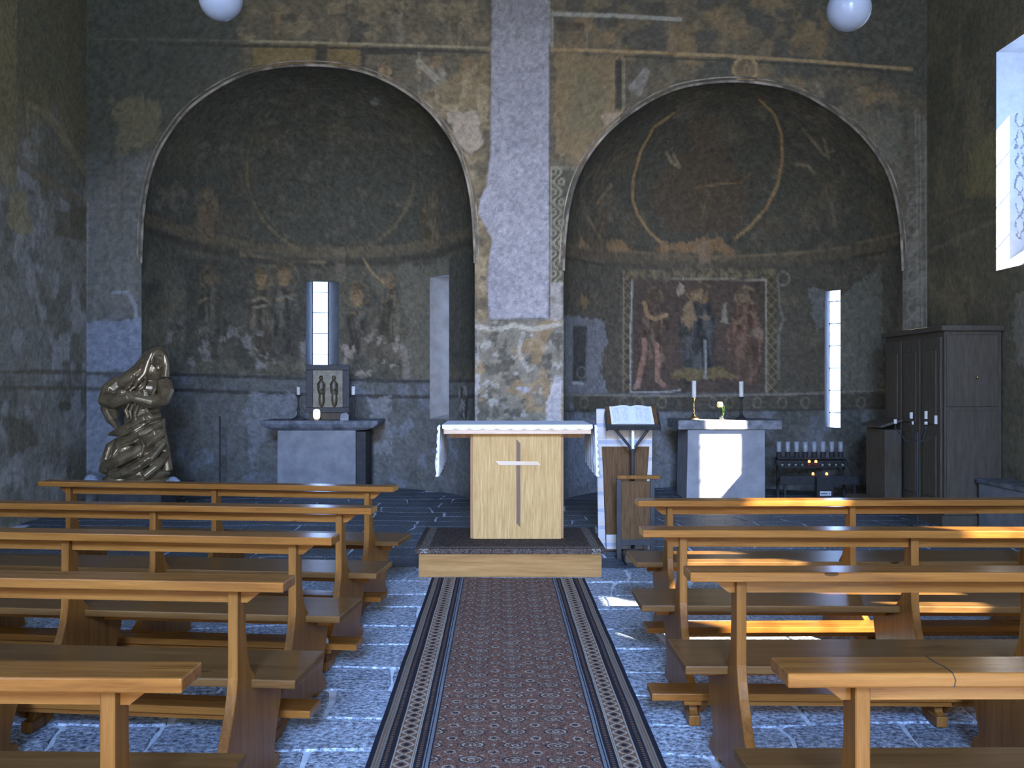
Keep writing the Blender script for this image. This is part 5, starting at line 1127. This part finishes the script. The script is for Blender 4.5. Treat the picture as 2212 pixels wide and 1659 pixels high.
# ------------------------------------------------------------------ statue
DS = 12.25; SC = FOC / DS
pls = thing('statue_plinth', 'dark stone plinth under the gilded statue', 'plinth', (at(298, DS), DS, 0))
MB().box(-0.38, 0.38, -0.28, 0.28, 0.0, 0.30).build('block', 'plinth', pls, bevel=0.01); MB().box(-0.64, 0.60, -0.31, 0.31, 0.30, 0.36).build('top_slab', 'plinth', pls, bevel=0.012)
def statue():
    t = thing('mourning_statue', 'gilded bronze statue of a veiled mourning woman with crossed arms on the plinth', 'statue', (at(298, DS), DS, 0.36))
    def V(px, py, y=0.0): return (at(px, DS) - at(298, DS), y, hz(py, DS) - 0.36)
    q = 1 / SC
    b = MB()
    def E(px, py, y, rx, ry, rz_, ang=0.0): b.ball(V(px, py, y), (rx * q, ry * q, rz_ * q), 20, 14, Matrix.Rotation(R(ang), 3, 'Y'))
    def Tn(pts, rad, n=10): b.tube([V(*p) for p in pts], [r_ * q for r_ in rad] if isinstance(rad, (list, tuple)) else rad * q, n)
    # body: hips, belly, chest leaning in an S
    E(298, 990, 0.02, 50, 40, 46); E(303, 945, 0, 38, 34, 40, -8); E(308, 905, 0, 38, 32, 42, 6); E(306, 868, 0.0, 44, 32, 34, 6); E(310, 838, 0.02, 46, 30, 26, 4)
    E(298, 1022, 0.02, 68, 50, 22)
    # neck and head turned towards the altar, veil over it
    Tn([(326, 826, 0.0), (336, 800, -0.02)], [15, 12]); E(342, 781, -0.02, 17, 18, 23, 10); E(339, 778, 0.00, 25, 24, 29, 12); E(330, 800, 0.0, 26, 24, 30, 20)
    E(349, 782, -0.10, 11, 9, 16, 8)                                # face plane
    Tn([(350, 773, -0.145), (352, 784, -0.175), (350, 787, -0.16)], [2.4, 3.4, 2.8]); E(350, 796, -0.135, 6, 5, 4.5); E(350, 791, -0.15, 4.2, 2.6, 1.7); Tn([(342, 774, -0.135), (350, 771, -0.148), (358, 774, -0.13)], 2.2)
    E(346, 778, -0.146, 2.8, 1.8, 1.6); E(355, 779, -0.142, 2.6, 1.8, 1.6)
    # veil edges falling from the head to both shoulders
    Tn([(347, 757, -0.05), (334, 764, -0.10), (327, 784, -0.12), (320, 808, -0.13), (300, 832, -0.16)], [7, 7, 7, 8, 8]); Tn([(348, 757, -0.04), (360, 768, -0.07), (364, 790, -0.07), (362, 815, -0.08)], [6, 5, 6, 9])
    Tn([(325, 765, 0.05), (300, 800, 0.06), (268, 825, 0.05), (246, 842, 0.02)], [15, 18, 18, 16]); Tn([(318, 790, -0.06), (290, 815, -0.08), (262, 832, -0.07)], [10, 12, 12])
    # arms crossed at the breast with wide sleeves
    Tn([(262, 828, 0.0), (242, 846, -0.08), (240, 862, -0.14), (262, 866, -0.22), (295, 858, -0.26), (318, 850, -0.26)], [22, 20, 19, 17, 12, 8]); Tn([(352, 828, 0.0), (362, 846, -0.06), (360, 862, -0.13), (340, 868, -0.24), (312, 860, -0.28), (292, 850, -0.28)], [18, 18, 16, 14, 10, 7])
    for k in range(4):                                              # fingers of both hands
        Tn([(316 + k, 846 + 4 * k, -0.27), (328 + k, 842 + 4.6 * k, -0.285), (336 + k, 843 + 4.8 * k, -0.27)], [2.6, 2.4, 1.8], 6); Tn([(294 - k, 846 + 4 * k, -0.285), (282 - k, 843 + 4.4 * k, -0.30), (274 - k, 845 + 4.6 * k, -0.285)], [2.6, 2.4, 1.8], 6)
    # long hanging sleeve at the left
    Tn([(236, 852, -0.05), (236, 880, -0.06), (243, 905, -0.05), (256, 926, -0.04)], [12, 14, 11, 3]); Tn([(250, 862, -0.10), (252, 885, -0.10), (256, 905, -0.08)], [14, 11, 4])
    # mantle swept across the hips to a point, then slanting down to the base
    Tn([(350, 898, -0.06), (322, 905, -0.16), (290, 922, -0.17), (262, 934, -0.11), (238, 938, -0.05)], [11, 12, 12, 9, 3])
    Tn([(352, 914, -0.07), (316, 938, -0.20), (282, 954, -0.18), (258, 952, -0.10)], [10, 12, 11, 6])
    Tn([(353, 934, -0.06), (324, 964, -0.23), (278, 990, -0.24), (240, 1004, -0.14), (230, 1018, -0.10)], [10, 13, 13, 12, 8])
    Tn([(355, 956, -0.04), (336, 988, -0.22), (300, 1012, -0.27), (262, 1024, -0.24)], [9, 12, 12, 9]); Tn([(358, 982, -0.02), (346, 1008, -0.17), (326, 1026, -0.24)], [9, 11, 9])
    Tn([(262, 950, -0.06), (242, 964, -0.06), (235, 990, -0.08), (228, 1020, -0.10)], [8, 10, 10, 9]); Tn([(346, 904, -0.02), (347, 935, 0.0), (354, 970, 0.02), (362, 1018, 0.02)], [12, 12, 12, 11])
    E(322, 962, -0.16, 19, 20, 30, -18); E(276, 972, -0.12, 26, 22, 34, 20)
    # fold ridges
    folds = [[(300, 812, -0.15), (292, 836, -0.20), (276, 850, -0.20)], [(312, 812, -0.15), (304, 836, -0.21), (290, 848, -0.24)], [(326, 815, -0.14), (322, 836, -0.20), (312, 846, -0.24)], [(344, 825, -0.12), (346, 840, -0.18), (342, 854, -0.22)], [(356, 828, -0.08), (360, 844, -0.12), (354, 858, -0.18)],
             [(292, 868, -0.17), (284, 886, -0.20), (290, 903, -0.20)], [(302, 868, -0.17), (294, 888, -0.21), (298, 905, -0.21)], [(312, 868, -0.17), (306, 890, -0.21), (306, 908, -0.21)], [(324, 868, -0.17), (330, 888, -0.19), (342, 905, -0.15)],
             [(336, 908, -0.17), (306, 928, -0.23), (270, 940, -0.19)], [(342, 924, -0.17), (308, 952, -0.27), (276, 962, -0.24)], [(346, 944, -0.16), (318, 980, -0.31), (268, 1004, -0.29)], [(350, 968, -0.14), (322, 1002, -0.32), (284, 1022, -0.32)],
             [(318, 940, -0.26), (330, 960, -0.29), (322, 984, -0.30)], [(338, 918, -0.16), (346, 945, -0.14), (348, 968, -0.13)], [(256, 966, -0.13), (248, 992, -0.19), (240, 1018, -0.18)], [(272, 958, -0.21), (262, 980, -0.24), (252, 1000, -0.22)], [(352, 1000, -0.10), (346, 1018, -0.18), (334, 1030, -0.22)]]
    for f in folds: Tn(f, [2.4] + [4.6] * (len(f) - 2) + [2.4], 8)
    b.v = [(p[0], p[1], max(p[2], 0.022)) for p in b.v]
    o = b.build('figure', 'bronze', t, smooth=True)
    md = o.modifiers.new('merge', 'REMESH'); md.mode = 'VOXEL'; md.voxel_size = 0.0075; md.use_smooth_shade = True
    sm = o.modifiers.new('soften', 'SMOOTH'); sm.factor = 0.5; sm.iterations = 2
    rk = MB(); rk.ball((0, 0.02, 0.03), (0.40, 0.28, 0.06), 24, 10); rk.ball((-0.2, -0.1, 0.05), (0.2, 0.16, 0.07), 16, 8); rk.v = [(p[0], p[1], max(p[2], 0.0005)) for p in rk.v]; rk.build('rock_base', 'bronze', t, smooth=True)
    for (x, w_, h_) in ((-0.53, 0.075, 0.06), (0.47, 0.06, 0.045)):
        c = MB(); c.ball((x, -0.12, h_ * 0.9), (w_, 0.06, h_), 16, 10); c.ball((x + 0.05, -0.13, h_ * 0.6), (w_ * 0.7, 0.05, h_ * 0.6), 14, 8); c.ball((x - 0.06, -0.10, h_ * 0.5), (w_ * 0.6, 0.05, h_ * 0.5), 14, 8)
        c.v = [(p[0] + 0.006 * math.sin(p[2] * 140 + p[0] * 60), p[1], max(p[2], 0.0005)) for p in c.v]; c.build('drapery_tip', 'rag', t, smooth=True)
statue()
